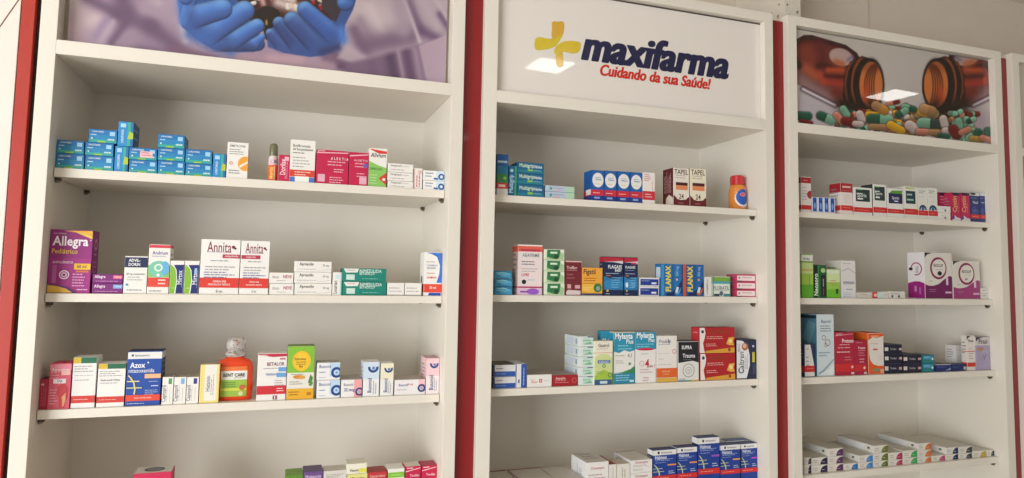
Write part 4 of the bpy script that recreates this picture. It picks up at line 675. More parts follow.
# ---- sign unit, lowest visible shelf
D2 = (2, 'D')
WL = [t('Clonazepam', .5, .8, .6, '#b05060'), ('l', .1, .9, .6, 2, .1, '#b8a0a4'), ('l', .1, .6, .3, 2, .1, '#a8a8ac')]
kd = dict(topcol='#d6d0c6', sidecol='#e4e2de')
B(D2, 490.5, 523.0, 487.0, '#e6e2dc', WL, 'low white carton with dark red back edge', depth=.16, top=[('r', .0, .93, 1, .99, '#8a2430')], **kd)
B(D2, 524.0, 558.0, 483.0, '#e6e2dc', WL, 'low white carton rimmed red, left of the plain one', depth=.15, top=[('r', .0, .95, 1, .99, '#a82a34'), ('r', .0, .0, .03, 1, '#a82a34')], **kd)
B(D2, 559.0, 585.0, 480.5, '#e6e2dc', WL, 'low plain white carton before the taller white one', depth=.15, **kd)
B(D2, 586.2, 608.6, 462.0, '#eae8e6', WL+[('r', .0, .5, 1, .502, '#b0aca8')], 'tall deep white carton, left of the white group', depth=.105, sides=[('r', .4, .5, .42, .85, '#8a8a94'), ('l', .5, .8, .7, 3, .08, '#b8b8bc')], top=[('l', .2, .9, .8, 3, .2, '#9a9690')], topcol='#dcd8d0', sidecol='#eeeef0')
B(D2, 609.2, 616.6, 464.4, '#e4e0d8', [('v', .5, .5, .9, 1, .2, '#b0a8a0')], 'narrow white carton between the deep white ones', depth=.10, topcol='#a8342e')
B(D2, 617.2, 630.0, 463.8, '#e4e0d8', [('v', .4, .5, .9, 2, .2, '#b0a8a0')], 'medium white carton left of the stacked white one', depth=.06, topcol='#cfc4b4')
bb = B(D2, 630.6, 652.2, 472.8, '#e8e6e4', WL, 'white carton under another, beside the blue ones', depth=.10)
B(D2, 630.6, 652.2, 459.9, '#eae8e6', WL, 'white carton on top of another, beside the blue ones', depth=.105, base=bb, topcol='#dcd8d0', sidecol='#eeeef0', top=[('r', .0, .95, 1, .99, '#a8342e')])
HX = lambda c, e='': [band(.86, .99, '#e8e7e6'), ('c', .24, .925, .05, '#2a2a30'), t('farmaceutica', .58, .925, .46, '#6a6a78'), t('Halmox', .34, .80, .5, '#eef1fa', b=.02), ('l', .1, .85, .75, 2, .035, '#a8bce4'), ('l', .1, .6, .66, 1, .03, '#a8bce4')] + ([('r', .62, .57, .99, .61, c)] if c else []) + [('p', [(.05, .63), (.18, .55), (.28, .42), (.3, .3), (.25, .3), (.22, .42), (.14, .53), (.04, .61)], '#b8c89a'), ('r', .0, .5, .4, .515, '#c8cca0'), ('r', .0, .42, .46, .435, '#c8cca0'), ('l', .65, .95, .42, 2, .05, '#c8d4f0'), band(.2, .32, '#d8302c'), ('l', .1, .9, .26, 1, .03, '#f4c0b8')]
for a, b, tp, c, lb, yf in ((652.8, 676.4, 449.6, '#e8985a', 'first from left of five blue cartons, orange patch', .052), (677.0, 697.2, 447.0, '#e8985a', 'second of five blue cartons, orange patch', .052), (697.9, 719.6, 437.2, '#9a5ac0', 'tallest of the five blue cartons, purple patch', .052), (720.3, 740.2, 444.6, '#e8a85a', 'fourth of five blue cartons, amber patch', .052), (740.9, 761.6, 443.2, '#c04ad0', 'last of five blue cartons, violet patch', .052)):
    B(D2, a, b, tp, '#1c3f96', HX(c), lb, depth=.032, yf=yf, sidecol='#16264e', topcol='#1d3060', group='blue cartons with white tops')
B(D2, 726.0, 744.0, 440.4, '#3c5490', HX(None), 'greyish blue carton behind the fourth blue one', depth=.032, yf=.088, topcol='#54648e')
B(D2, 745.0, 763.0, 439.4, '#3c5490', HX(None), 'greyish blue carton behind the last blue one', depth=.032, yf=.088, topcol='#6c7ca6')

# ---- pill poster unit, top shelf
A3 = (3, 'A')
B(A3, 801.0, 811.2, 176.8, '#e6dedb', [band(.82, .98, '#a8242e'), ('l', .2, .8, .9, 1, .05, '#e8b0b0'), ('l', .1, .6, .7, 1, .03, '#6a6a70'), ('l', .1, .6, .6, 4, .08, '#c8b8b8'), ('c', .9, .5, .32, '#a8303a'), band(.08, .2, '#c42c30')], 'tall white carton with dark red top at the left')
for i in range(4):
    B(A3, 812.0+i*5.9, 817.5+i*5.9, 197.0+i*.3, '#dfe2ec', [('r', .15, .1, .85, .97, '#2456b0'), ('e', .5, .45, .2, .2, '#7aa0dc'), ('r', .2, .72, .8, .78, '#18387c')], ['first', 'second', 'third', 'fourth'][i]+' from the left of four little blue cartons', group='little blue cartons', depth=.04)
B(A3, 840.6, 852.6, 182.9, '#e8dedb', [band(.7, .99, '#a8262e'), ('r', .15, .84, .85, .9, '#e4b4b0'), ('l', .1, .9, .76, 1, .03, '#d08a8a'), ('l', .3, .9, .6, 4, .07, '#d8c0bc'), band(.13, .29, '#d0302c'), ('l', .2, .85, .22, 1, .03, '#f0b0a4')], 'white carton with a dark red upper third', depth=.05, topcol='#8a2028')
GB = lambda c: [('r', .12, .5, .88, .93, c), ('r', .16, .76, .5, .8, '#c8d4cc'), t('Sporin', .44, .7, .5, '#e4eae8'), ('r', .2, .57, .5, .62, '#e8ece8'), ('r', .2, .9, .5, .93, '#5a9a4a'), band(.12, .29, '#cc2c2c'), ('l', .15, .85, .2, 1, .03, '#f0a8a0')]
B(A3, 853.6, 872.2, 187.6, '#e6e6e2', GB('#1f3436'), 'white carton with a wide dark green panel')
B(A3, 872.9, 886.6, 184.5, '#e6e6e2', GB('#22393c'), 'taller narrower white carton with a dark green panel', depth=.05, sidecol='#2c3c3c')
B(A3, 887.4, 903.6, 188.4, '#e6e6e2', [('r', .08, .48, .94, .82, '#1b2252'), ('p', [(.1, .82), (.9, .82), (.95, .94), (.3, .92)], '#5a9a3c'), t('Sporin', .5, .66, .44, '#dfe4f4', b=.02), ('r', .42, .54, .66, .58, '#dfe4f4'), band(.14, .29, '#cc2c2c'), ('l', .15, .85, .21, 1, .03, '#f0a8a0')], 'white carton with a navy panel under a green leaf', topcol='#2a4a34')
B(A3, 904.4, 917.4, 186.6, '#e6e4de', [('r', .12, .46, .86, .86, '#1e3c48'), ('r', .2, .72, .6, .77, '#b8c8cc'), ('r', .2, .56, .7, .61, '#a8d0b8'), ('r', .1, .92, .8, .97, '#b8c86a'), band(.12, .3, '#cc2c2c'), ('l', .15, .85, .21, 1, .03, '#f0a8a0')], 'white carton with a slate panel left of the ringed pair', depth=.05)
RG = [('l', .1, .8, .9, 2, .06, '#6a7a6a'), ('l', .1, .9, .72, 1, .04, '#b8b8b4'), ('c', .5, .3, .4, '#1e3a56', .6, 0, 180), ('c', .5, .34, .16, '#3a6a94'), band(.12, .28, '#cc2c30'), ('l', .2, .8, .2, 1, .03, '#f4b4a8')]
B(A3, 918.0, 927.5, 188.0, '#e2e2da', RG, 'first of two white cartons with dark half ring'); B(A3, 928.0, 937.6, 188.0, '#e2e2da', RG, 'second of two white cartons with dark half ring')
STACK(A3, 938.2, 950.6, [212.9, 206.2], '#e8e4e0', [('l', .3, .75, .6, 1, .15, '#a0a0a0'), ('c', .56, .35, .06, '#1a1a1c')], '@ tiny white carton with black dot, of two', 'tiny white cartons with a black dot', depth=.025)
PK_ = [band(.2, 1, '#b8265c'), ('e', .5, .94, .46, .06, '#1c1636'), ('l', .15, .85, .85, 3, .1, '#e88aa8'), band(.1, .2, '#8a2a7a'), ('p', [(.01, .01), (.99, .01), (.9, .14), (.5, .1), (.2, .04)], '#d8ccd8')]
PK2 = [('r', 0, .16, 1, 1, '#bf2a54'), ('e', .5, .955, .46, .05, '#241a3c'), t('Cystin', .4, .6, .55, '#ecb878', rot=1), ('v', .7, .3, .8, 1, .1, '#e88aa8'), ('p', [(.01, .01), (.99, .01), (.99, .1), (.6, .13), (.3, .2), (.01, .18)], '#dfd6dc'), ('p', [(.01, .17), (.2, .22), (.3, .1), (.01, .05)], '#6a2a88')]
B(A3, 938.6, 951.4, 192.6, '#b8265c', PK_, 'pink carton behind the tiny white cartons', yf=.082, topcol='#241a3c', depth=.05)
B(A3, 951.8, 960.4, 192.8, '#b8265c', PK2, 'pink carton with amber vertical print, left of two', topcol='#2a1c40', depth=.045); B(A3, 960.9, 970.0, 193.0, '#b8265c', PK2, 'pink carton with amber vertical print, beside the blue pair', topcol='#2a1c40', depth=.045)
BP = [('r', 0, .9, 1, 1, '#d8dce0'), ('l', .1, .8, .82, 1, .05, '#8a9ac8'), t('Nasal', .55, .68, .55, '#d8dce8'), ('c', .4, .45, .2, '#4a5aa8', .6), ('l', .2, .9, .42, 3, .06, '#6a74b4'), band(.13, .26, '#d4382e'), ('l', .2, .85, .19, 1, .03, '#f0b0a0')]
B(A3, 970.5, 979.6, 192.9, '#26356e', BP+[('e', .3, .96, .28, .04, '#3a3a40')], 'deep blue carton with red band, left of the last pair', depth=.045, topcol='#b8b4ac'); B(A3, 980.1, 989.4, 193.2, '#303f7c', BP, 'deep blue carton with red band, last on the right', depth=.045, topcol='#b8b4ac')

# ---- pill poster unit, second shelf
B3 = (3, 'B')
GF = [band(.84, .98, '#e6e8e0'), t('FLORA', .45, .89, .6, '#3a5a7a', b=.03), band(.81, .83, '#2a6a3a'), band(.55, .81, '#bfd48c'), ('r', .05, .62, .95, .66, '#c8b060'), ('c', .15, .5, .12, '#b04a3a', .6), band(.3, .55, '#9cc44e'), band(0, .3, '#5fae2a'), ('v', .65, .25, .6, 1, .1, '#8a4a2a')]
B(B3, 801.6, 813.2, 254.2, '#8cc040', GF, 'tall light green carton at the left')
B(B3, 813.9, 819.4, 264.6, '#173c26', [('r', .05, .05, .7, .95, '#141c1c'), t('Neosoro', .38, .4, .66, '#e0f0e0', rot=1, b=.04), ('r', .7, 0, 1, 1, '#3a8a48')], 'slim black green carton with vertical white name')
B(B3, 819.9, 826.6, 265.2, '#245c34', [('r', .15, .05, .85, .7, '#1a1c1e'), ('e', .5, .84, .35, .07, '#a8c884'), ('v', .5, .1, .3, 1, .3, '#b04a34'), ('v', .5, .35, .6, 1, .3, '#b8b8b8')], 'slim dark green carton with a pale oval', depth=.05)
B(B3, 827.2, 840.0, 269.2, '#9ac850', [band(.85, .98, '#dfe6cf'), ('l', .2, .9, .8, 1, .05, '#6a8a6a'), band(.55, .85, '#cfe0a8'), ('l', .2, .9, .6, 2, .08, '#c88a6a'), band(0, .3, '#6ab82c'), ('r', .65, .15, .85, .32, '#2a4a1c'), ('l', .3, .9, .45, 1, .04, '#5a8a3a')], 'shorter light green carton before a white one')
B(B3, 841.4, 855.7, 260.6, '#dfdcdc', [('p', [(.05, .7), (.5, .78), (.95, .66), (.95, .69), (.5, .81), (.05, .73)], '#c0b8b4'), ('l', .1, .8, .92, 1, .04, '#a8a4a0'), t('SORINAN', .5, .41, .78, '#4a5480', b=.02), ('r', .3, .22, .75, .25, '#9aa8c8'), ('l', .1, .9, .14, 3, .05, '#a8b4d8')], 'tall greyish white carton with small blue print', depth=.07, sidecol='#d4d0c8')
B(B3, 872.0, 888.4, 292.0, '#dedad4', [('r', .0, 0, .32, 1, '#c8403a'), ('r', .32, 0, .6, 1, '#c4dcdc'), ('l', .65, .98, .6, 1, .2, '#6a6a6a'), ('e', .2, .5, .1, .25, '#f0c8b8')], 'flat white carton with a red end', depth=.03, rz=0)
B(B3, 856.8, 871.6, 292.4, '#cfcac2', [('l', .1, .9, .6, 1, .2, '#a09a92')], 'flat off-white carton beside the red ended one', depth=.04)
B(B3, 888.9, 905.4, 291.4, '#dcd8d2', [('l', .1, .8, .65, 1, .2, '#5a5a5c'), ('e', .2, .3, .06, .2, '#4a4a4c'), ('e', .6, .3, .06, .2, '#4a4a4c')], 'flat white carton left of the first purple ringed one', depth=.04)
RGX = lambda n: [('p', [(.01, .01), (.99, .01), (.99, .48), (.9, .5), (.7, .42), (.5, .32), (.3, .28), (.15, .28), (.01, .31)], '#6f1858' if n == 1 else '#a03a78'), ('c', .5, .66, .3, '#8a1c58', .8), ('c', .53, .67, .23, '#e4e0da'), t('REGULIP', .5, .72, .34, '#3a3034', b=.03), ('l', .4, .7, .63, 1, .03, '#a8a0a0'), ('e', .54, .55, .08, .05, '#1c1a22') if n == 1 else ('e', .48, .52, .06, .03, '#b890a8'), ('p', [(.0, .99), (.28, .99), (.1, .95), (.03, .9), (.0, .88)], '#1c1c22'), ('l', .15, .3, .38, 1, .03, '#7a7a74'), ('r', .76, .3, .84, .46, '#e0c8dc'), ('r', .72, .12, .95, .16, '#e0b8d4'), ('l', .15, .4, .2, 2, .04, '#b07aa4')]
B(B3, 924.6, 952.2, 252.6, '#dfdbd4', RGX(1), 'largest white and deep purple carton, a broken ring on its side', depth=.069, sidecol='#eae6ea', sides=[('p', [(.01, .01), (.99, .01), (.99, .33), (.7, .37), (.4, .37), (.01, .33)], '#9a1f7c'), ('c', .52, .64, .34, '#a02a70', .82, -110, 170), ('e', .2, .64, .12, .035, '#2a1c2c'), ('v', .52, .55, .75, 2, .1, '#6a6a70'), ('r', .4, .15, .52, .27, '#c88ac0'), ('v', .72, .1, .25, 1, .1, '#d8a8d0')])
B(B3, 953.0, 980.0, 261.0, '#dcd8d0', RGX(2), 'smaller white and mauve carton with a ring, rightmost', depth=.045)
STACK(B3, 981.2, 992.0, [293.5, 288.3], '#dcdad2', [('l', .15, .85, .6, 1, .3, '#8a8c94')], '@ small white carton at the far end, of two', 'small white cartons at the shelf end')

# ---- pill poster unit, third shelf
C3 = (3, 'C')
B(C3, 816.9, 834.2, 314.4, '#d0dce2', [t('Bepantol', .55, .88, .6, '#3a5a80', s=.3), ('l', .2, .85, .81, 3, .04, '#6a7a88'), ('c', .4, .62, .12, '#6a4a3c', .8), ('c', .62, .54, .16, '#a88a78', .75), ('c', .5, .5, .1, '#8a6a5c', .8), ('l', .1, .8, .38, 2, .05, '#8aa0b0'), ('p', [(.05, .05), (.4, .12), (.95, .28), (.95, .25), (.4, .08), (.05, .02)], '#9aa8b0'), ('p', [(.1, .02), (.6, .1), (.95, .2), (.95, .02)], '#e4e8ea')], 'tall pale blue white carton with teal side', depth=.075, sidecol='#4f819c', sides=[('p', [(.1, .6), (.5, .9), (.95, .85), (.6, .5)], '#6a9cb0'), ('p', [(.3, .3), (.6, .5), (.95, .4), (.7, .1)], '#4a7c94'), ('r', .0, .93, 1, .98, '#163444')])
B(C3, 804.4, 814.6, 344.0, '#26345e', [('p', [(.02, .02), (.98, .02), (.98, .3), (.6, .98), (.05, .98)], '#e4e2e0'), ('l', .15, .5, .85, 1, .05, '#4a4a50'), ('l', .15, .5, .6, 3, .12, '#a8a8ac'), band(.15, .34, '#d0302e'), ('l', .2, .9, .26, 1, .03, '#f0b0a8')], 'small white and navy carton with red band', depth=.03, yf=.046)
B(C3, 834.8, 854.2, 332.2, '#b0203e', [('p', [(.02, .91), (.95, .955), (.95, .965), (.02, .925)], '#e8a8b0'), t('genérico', .25, .955, .3, '#f0ccd0'), t('Protone', .68, .8, .6, '#f4e0e2', b=.035), ('l', .25, .98, .71, 1, .05, '#eab4bc'), ('l', .15, .95, .64, 1, .05, '#eab4bc'), ('l', .1, .95, .54, 1, .06, '#f0ccd2'), ('l', .5, .95, .42, 2, .06, '#d8808c'), band(.09, .27, '#cc2a2e'), ('c', .88, .19, .06, '#f0b8b8'), ('r', .82, .02, .98, .07, '#dcc8c4')], 'wide crimson carton with white lettering', depth=.055, topcol='#7a1c2c')
B(C3, 854.7, 866.6, 340.2, '#a81e40', [('l', .1, .8, .93, 1, .04, '#e0909c'), t('Protone', .6, .78, .6, '#f0d4d8', b=.03), ('l', .3, .9, .7, 3, .07, '#d8808c'), ('l', .4, .9, .45, 2, .08, '#e8a8b0'), band(.1, .3, '#c82a30'), ('c', .8, .2, .1, '#f0b8b8'), ('r', .75, .02, .98, .08, '#dcc8c4')], 'narrow crimson carton between wide crimson and orange ones', depth=.02, yf=.050)
B(C3, 868.2, 883.8, 333.0, '#e2dcd6', [('p', [(.01, .99), (.99, .99), (.99, .93), (.6, .88), (.3, .9), (.01, .82)], '#dc5a24'), ('r', .2, .9, .7, .94, '#f0a070'), ('p', [(.0, .0), (1, .0), (1, .2), (.6, .2), (.3, .24), (.12, .34), (.05, .5), (.0, .8)], '#e05a22'), ('r', .3, .58, .6, .62, '#c86a50'), ('l', .15, .9, .74, 1, .05, '#c8a8a0'), ('r', .25, .06, .7, .14, '#8a8a68'), ('r', .75, .02, .98, .12, '#e8a888'), ('c', .8, .4, .1, '#d8b8b0', .8)], 'white carton with orange side and foot', depth=.075, sidecol='#e0661e', topcol='#d8602a')
BK = [('r', .02, .3, .22, .7, '#d8d4ce'), t('Torsilax', .5, .5, .34, '#b8b8c8', b=.02), ('r', .82, .35, .98, .6, '#c8a8a0'), ('r', 0, .92, 1, 1, '#3a3e58')]
STACK(C3, 884.4, 902.2, [363.0, 353.6, 344.6], '#171a32', BK, '@ black blue carton in the pile of three', 'black blue cartons beside the orange carton', topcol='#3a3a44', depth=.09)
STACK(C3, 903.2, 921.4, [363.4, 354.4], '#1c1a30', BK, '@ black blue carton in the pile of two', 'black blue cartons beside the teal ones', topcol='#3a3a44', depth=.09)
STACK(C3, 922.2, 934.2, [363.4, 355.0], '#1f7286', [('r', .1, .45, .9, .9, '#3a94b4'), ('l', .15, .8, .72, 1, .2, '#b8e0ec'), ('c', .85, .5, .08, '#d8e8ec'), ('r', .1, .1, .7, .3, '#2a8a7a')], '@ teal carton of two, right of black blue ones', 'teal cartons of the pill poster unit', depth=.07, topcol='#4a6a74')
B(C3, 936.0, 951.0, 364.2, '#1c2f6c', [('l', .1, .8, .6, 1, .2, '#5a74b8'), ('p', [(.6, .1), (.98, .2), (.98, .5), (.8, .3)], '#9ab0c8'), ('r', .0, .9, 1, 1, '#c8c8cc')], 'low royal blue carton right of the teal ones', depth=.10, topcol='#56506a')
B(C3, 951.6, 966.0, 364.2, '#1a2a64', [('l', .1, .6, .6, 1, .2, '#5a74b8'), ('e', .9, .4, .08, .25, '#b8c4b0')], 'low royal blue carton before the small white one', depth=.04, topcol='#56506a')
B(C3, 955.4, 966.6, 345.2, '#dedcda', [('l', .2, .8, .8, 1, .04, '#b8b4b8'), ('p', [(.2, .5), (.8, .6), (.8, .62), (.2, .52)], '#c0b8c0'), ('l', .2, .9, .45, 2, .08, '#b8b4b8')], 'small white carton standing behind the blue one', depth=.04, yf=.096)
PW = lambda c: [('p', [(.0, .99), (.5, .99), (.15, .93), (.0, .86)], '#2a2a3c'), t('Piraxi', .5, .85, .6, '#4a3a50', b=.03)]+c
B(C3, 967.0, 975.2, 335.6, '#e2dcd6', PW([band(.53, .55, '#c83a3c'), ('l', .2, .8, .62, 1, .05, '#c8a8a8'), ('l', .2, .8, .48, 3, .07, '#c0a8a8'), band(.1, .22, '#cc3a30')]), 'slim white carton with red lines near the end', depth=.022, yf=.056)
B(C3, 976.0, 990.6, 336.8, '#a89cba', PW([('r', .0, .74, 1, .99, '#cfc8c8'), ('p', [(.0, .99), (.5, .99), (.15, .93), (.0, .86)], '#2a2a3c'), t('Piraxi', .5, .86, .6, '#4a3a50', b=.03), ('e', .3, .63, .25, .05, '#b88a68'), ('c', .55, .45, .22, '#c4bccc', .85), ('p', [(.35, .5), (.55, .28), (.75, .5), (.55, .36)], '#8a80a4'), ('l', .1, .8, .15, 3, .05, '#c8bcd4')]), 'mauve grey carton, last before the side panel', depth=.05, topcol='#a8a090')

# ---- pill poster unit, bottom shelf: flat white packs with a quarter disc of colour
D3 = (3, 'D')
def QD(c): return [('e', .96, .1, .42, .8, c), ('l', .62, .9, .35, 1, .14, '#e4e0dc'), ('l', .08, .4, .6, 2, .25, '#a8a49c')]
SIDE = [('r', .84, .4, .9, .7, '#5a6a58'), ('p', [(.05, .2), (.7, .2), (.78, .8), (.05, .8)], '#e2e4e6')]
cols = [(804.6, 811.2, [464.4, 457.6], '#2c2030', 'black purple', 'first'), (811.9, 827.5, [464.9, 457.4], '#2a2148', 'dark violet', 'second'), (828.3, 843.0, [463.9, 456.3, 448.4], '#5a2a5c', 'plum', 'third'),
        (844.2, 857.8, [463.3], '#2a6cb4', 'strong blue', 'fourth'), (858.6, 872.8, [462.2, 455.0], '#3a86cc', 'light blue', 'fifth'), (873.6, 888.0, [460.9, 453.0, 445.2], '#6a7434', 'olive', 'sixth'),
        (888.9, 902.4, [459.9, 452.4], '#b42a60', 'magenta', 'seventh'), (903.2, 917.2, [457.6, 450.2], '#3aa85a', 'green', 'eighth'), (918.0, 931.2, [457.0, 450.0, 443.0], '#d0743a', 'orange', 'ninth'),
        (932.0, 945.2, [455.4], '#b84a74', 'rose', 'tenth'), (946.0, 958.2, [454.2, 447.2], '#1f2f5c', 'navy', 'eleventh'), (959.0, 972.0, [453.2, 446.4], '#3c4248', 'charcoal', 'twelfth'),
        (973.0, 986.4, [450.6], '#c0a83a', 'mustard', 'thirteenth'), (987.2, 999.2, [449.8], '#2a3450', 'slate blue', 'last')]
for a, b, tops, c, cn, nth in cols:
    base = None
    for i, tp in enumerate(tops):
        pos = '' if len(tops) == 1 else (', at the bottom' if i == 0 else (', on top' if i == len(tops)-1 else ', in the middle'))
        base = B(D3, a, b, tp, '#e0dcd4', QD(c), f'flat white pack with {cn} quarter disc, {nth} column{pos}', base=base, depth=.17-.02*(i == 0)+RX.uniform(-.02, .02), yf=.05, sides=SIDE, topcol='#cdc8bd', group='flat white packs with coloured quarter discs', name='medicine_pack')

# ------------------------------------------------------------------ bottles
def glass(name, col, rough=.08, trans=.9):
    m = bpy.data.materials.new(name); m.use_nodes = True; p = m.node_tree.nodes['Principled BSDF']
    p.inputs['Base Color'].default_value = (*rgb(col), 1); p.inputs['Roughness'].default_value = rough
    p.inputs['Transmission Weight'].default_value = trans; p.inputs['IOR'].default_value = 1.35; return m
def loft(prof, material, n=40, pw=2.0, mb=None, a0=0, a1=360, capit=True):
    """prof: rows (z, rx, ry); pw > 2 squares the section"""
    mb = mb or MB(); vs = []; full = a1-a0 >= 360; k = n if full else n+1
    for z, rx, ry in prof:
        for i in range(k):
            a = math.radians(a0+(a1-a0)*i/n); c, s = math.cos(a), math.sin(a)
            vs.append((rx*math.copysign(abs(c)**(2/pw), c), ry*math.copysign(abs(s)**(2/pw), s), z))
    fs = [(j*k+i, j*k+(i+1) % k, (j+1)*k+(i+1) % k, (j+1)*k+i) for j in range(len(prof)-1) for i in range(n)]
    if full and capit: fs += [tuple(range(k-1, -1, -1)), tuple((len(prof)-1)*k+i for i in range(k))]
    mb.add(vs, fs, material); return mb
def label_T(cx, rx, ry, pw, w, z0, off=.0004):
    def T(u, v, d):
        x = -w/2+u; x = max(-rx*.999, min(rx*.999, x)); y = -ry*(max(0, 1-abs(x/rx)**pw))**(1/pw)
        return (x, y-off-d, z0+v)
    return T
def wrap_rect(mb, T, w, h, c, n=14, lift=0, v0=0, v1=1, u0=0, u1=1):
    vs = [T((u0+(u1-u0)*i/n)*w, v*h, lift) for v in (v0, v1) for i in range(n+1)]
    mb.add(vs, [(i, i+1, n+2+i, n+1+i) for i in range(n)], mat(c))
def bottle_base(sh, a, b, top, yf):
    x0, x1, z0, z1 = place(sh, a, b, top, yf+.022, None); return (x0+x1)/2, x1-x0, z0, z1-z0
# mouthwash
cx, w, z0, h = bottle_base((1, 'C'), 216.8, 252.8, 336.6, .07)
w *= 1.06
root = empty('mouthwash_bottle', (cx, .095, z0)); tag(root, 'orange red mouthwash bottle with clear speckled cap, third shelf of glove poster unit', 'bottle')
hb = h*.655; rx, ry = w/2, .026
prof = [(0, rx*.90, ry*.9), (.003, rx*.97, ry*.97), (hb*.3, rx, ry), (hb*.5, rx*.985, ry), (hb*.75, rx*.97, ry), (hb*.9, rx*.92, ry*.95), (hb*.97, rx*.75, ry*.8), (hb*1.0, rx*.52, ry*.62), (hb*1.04, rx*.46, ry*.58)]
body = loft(prof, glass('red_liquid_bottle', '#f2502c', .12, .12), pw=3.4).build('body', root, smooth=True)
T = label_T(0, rx, ry, 3.4, w*.68, hb*.1)
mb = MB(); lw, lh = w*.68, hb*.72
wrap_rect(mb, T, lw, lh, '#eeece6', lift=.0001); wrap_rect(mb, T, lw, lh, '#e87a3a', lift=.0003, v0=.86); wrap_rect(mb, T, lw, lh, '#9ac04a', lift=.0003, v1=.56); wrap_rect(mb, T, lw, lh, '#d8d84a', lift=.0005, v0=.2, v1=.28)
draw(mb, T, lw, lh, [('t', 'BENT CARE', .5, .72, .82, '#2f3a34', {'b': .03}), ('l', .5, .9, .62, 1, .05, '#8a8a80'), ('l', .1, .7, .47, 3, .07, '#5a8a3a'), ('c', .82, .3, .11, '#c86a4a'), ('c', .78, .1, .09, '#dcdcaa')], 8)
mb.build('label', root)['label'] = 'white and green front label'
pr = [(hb*1.035, w*.215, w*.19), (hb*1.06, w*.27, w*.24), (hb*1.14, w*.28, w*.25), (hb*1.16, w*.22, w*.2), (hb*1.2, w*.2, w*.18), (hb*1.23, w*.25, w*.23), (hb*1.42, w*.255, w*.235), (hb*1.47, w*.235, w*.215), (h-.002, w*.16, w*.14), (h, w*.08, w*.07)]
cap = loft(pr, glass('clear_cap', '#f4efec', .12, .6), pw=2.2).build('cap', root, smooth=True); cap['label'] = 'clear cap in speckled shrink film'
mb = MB(); rr = random.Random(9)
for i in range(260):
    f = rr.random(); z = hb*1.05+(h*.985-hb*1.05)*f; a = rr.uniform(0, 2*math.pi)
    r = np.interp(z, [p[0] for p in pr], [p[1] for p in pr])+.0004; r2 = np.interp(z, [p[0] for p in pr], [p[2] for p in pr])+.0004; da = rr.uniform(.04, .12); dz = rr.uniform(.0006, .0016)
    q = [(r*math.cos(a+s*da), r2*math.sin(a+s*da), z+k*dz+s*.0005) for s, k in ((-1, -1), (1, -1), (1, 1), (-1, 1))]
    mb.add(q, [(0, 1, 2, 3)], mat(rr.choice(['#5a6a4a', '#b84a3a', '#3a4a5a', '#c8b890', '#7a3a3a'])))
mb.build('speckles', cap)
# orange tablet jar
cx, w, z0, h = bottle_base((2, 'A'), 731.2, 750.4, 176.0, .075)
root = empty('tablet_jar', (cx, .075+w/2, z0)); tag(root, 'orange tablet jar with red cap and blue oval label, top shelf under sign', 'jar')
r = w/2; hj = h*.74
loft([(0, r*.9, r*.9), (.002, r, r), (hj*.7, r, r), (hj*.85, r*.95, r*.95), (hj*.95, r*.82, r*.82), (hj, r*.72, r*.72)], mat('#e08a3c', .3, .3)).build('body', root, smooth=True)
mb = loft([(hj, r*.7, r*.7), (hj+.0005, r*.78, r*.78), (h*.97, r*.78, r*.78), (h, r*.7, r*.7)], mat('#c8262e', .3, .3))
for i in range(28):
    a = i/28*2*math.pi; c, s = math.cos(a), math.sin(a); q = .0006
    mb.add([(r*.78*c-s*q, r*.78*s+c*q, hj+.001), (r*.8*c, r*.8*s, hj+.001), (r*.78*c+s*q, r*.78*s-c*q, hj+.001), (r*.78*c-s*q, r*.78*s+c*q, h*.96), (r*.8*c, r*.8*s, h*.96), (r*.78*c+s*q, r*.78*s-c*q, h*.96)], [(0, 1, 4, 3), (1, 2, 5, 4)], mat('#b02028', .3))
mb.build('cap', root)['label'] = 'ribbed red screw cap'
T = label_T(0, r, r, 2, w*.98, hj*.04); mb = MB(); lw, lh = w*.98, hj*.8
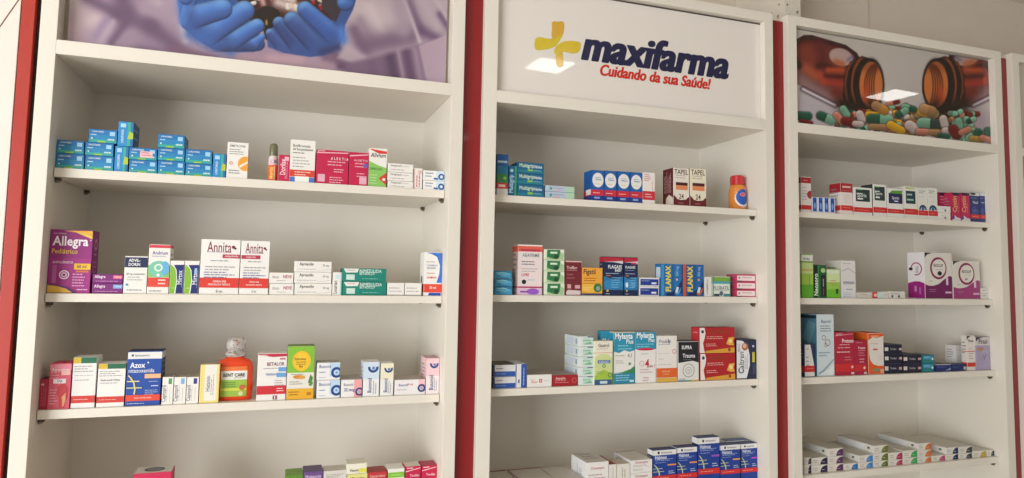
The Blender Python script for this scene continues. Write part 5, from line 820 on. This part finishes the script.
def patch(mb, T, w, h, cu, cv, ru, rv, c, lift, n=20, m=5):
    vs = []
    for j in range(m+1):
        for i in range(n): a = 2*math.pi*i/n; vs.append(T((cu+ru*j/m*math.cos(a))*w, (cv+rv*j/m*math.sin(a))*h, lift))
    mb.add(vs, [(j*n+i, j*n+(i+1) % n, (j+1)*n+(i+1) % n, (j+1)*n+i) for j in range(m) for i in range(n)], mat(c))
patch(mb, T, lw, lh, .52, .52, .44, .44, '#e8e4e8', .0002); patch(mb, T, lw, lh, .50, .58, .38, .38, '#1f56b0', .0004); patch(mb, T, lw, lh, .5, .7, .2, .1, '#e08a9a', .0006)
draw(mb, T, lw, lh, [('t', 'ENO', .5, .7, .3, '#c8304a', {'b': .04}), ('l', .3, .7, .14, 1, .06, '#b85a3a')], 8)
mb.build('label', root)['label'] = 'blue oval label'
# orange spray bottle
cx, w, z0, h = bottle_base((1, 'A'), 268.2, 278.2, 144.4, .07)
root = empty('spray_bottle', (cx, .07+w/2, z0)); tag(root, 'slim orange spray bottle with olive grey cap beside magenta carton', 'bottle')
r = w/2
loft([(0, r*.92, r*.92), (.002, r, r), (h*.60, r, r), (h*.66, r*.86, r*.86), (h*.68, r*.8, r*.8)], mat('#dcd8d0', .3, .2)).build('body', root, smooth=True)
loft([(h*.68, r*.84, r*.84), (h*.70, r*.88, r*.88), (h*.93, r*.84, r*.84), (h*.98, r*.7, r*.7), (h, r*.4, r*.4)], mat('#6f6f52', .3, .3)).build('cap', root, smooth=True)['label'] = 'olive grey cap'
T = label_T(0, r, r, 2, w*.98, 0); mb = MB()
wrap_rect(mb, T, w*.98, h, '#e2622a', lift=.0002, v0=.02, v1=.43); wrap_rect(mb, T, w*.98, h, '#dfc8cc', lift=.0002, v0=.43, v1=.6)
draw(mb, T, w*.98, h, [('t', 'Merthi', .35, .22, .3, '#f0d060', {'rot': 1, 'b': .04}), ('r', .6, .04, .72, .4, '#f0e0c8'), ('r', .6, .48, .85, .56, '#6a8aa0'), ('v', .25, .45, .58, 1, .1, '#c05a6a')], 6)
mb.build('label', root)['label'] = 'orange wrap label'
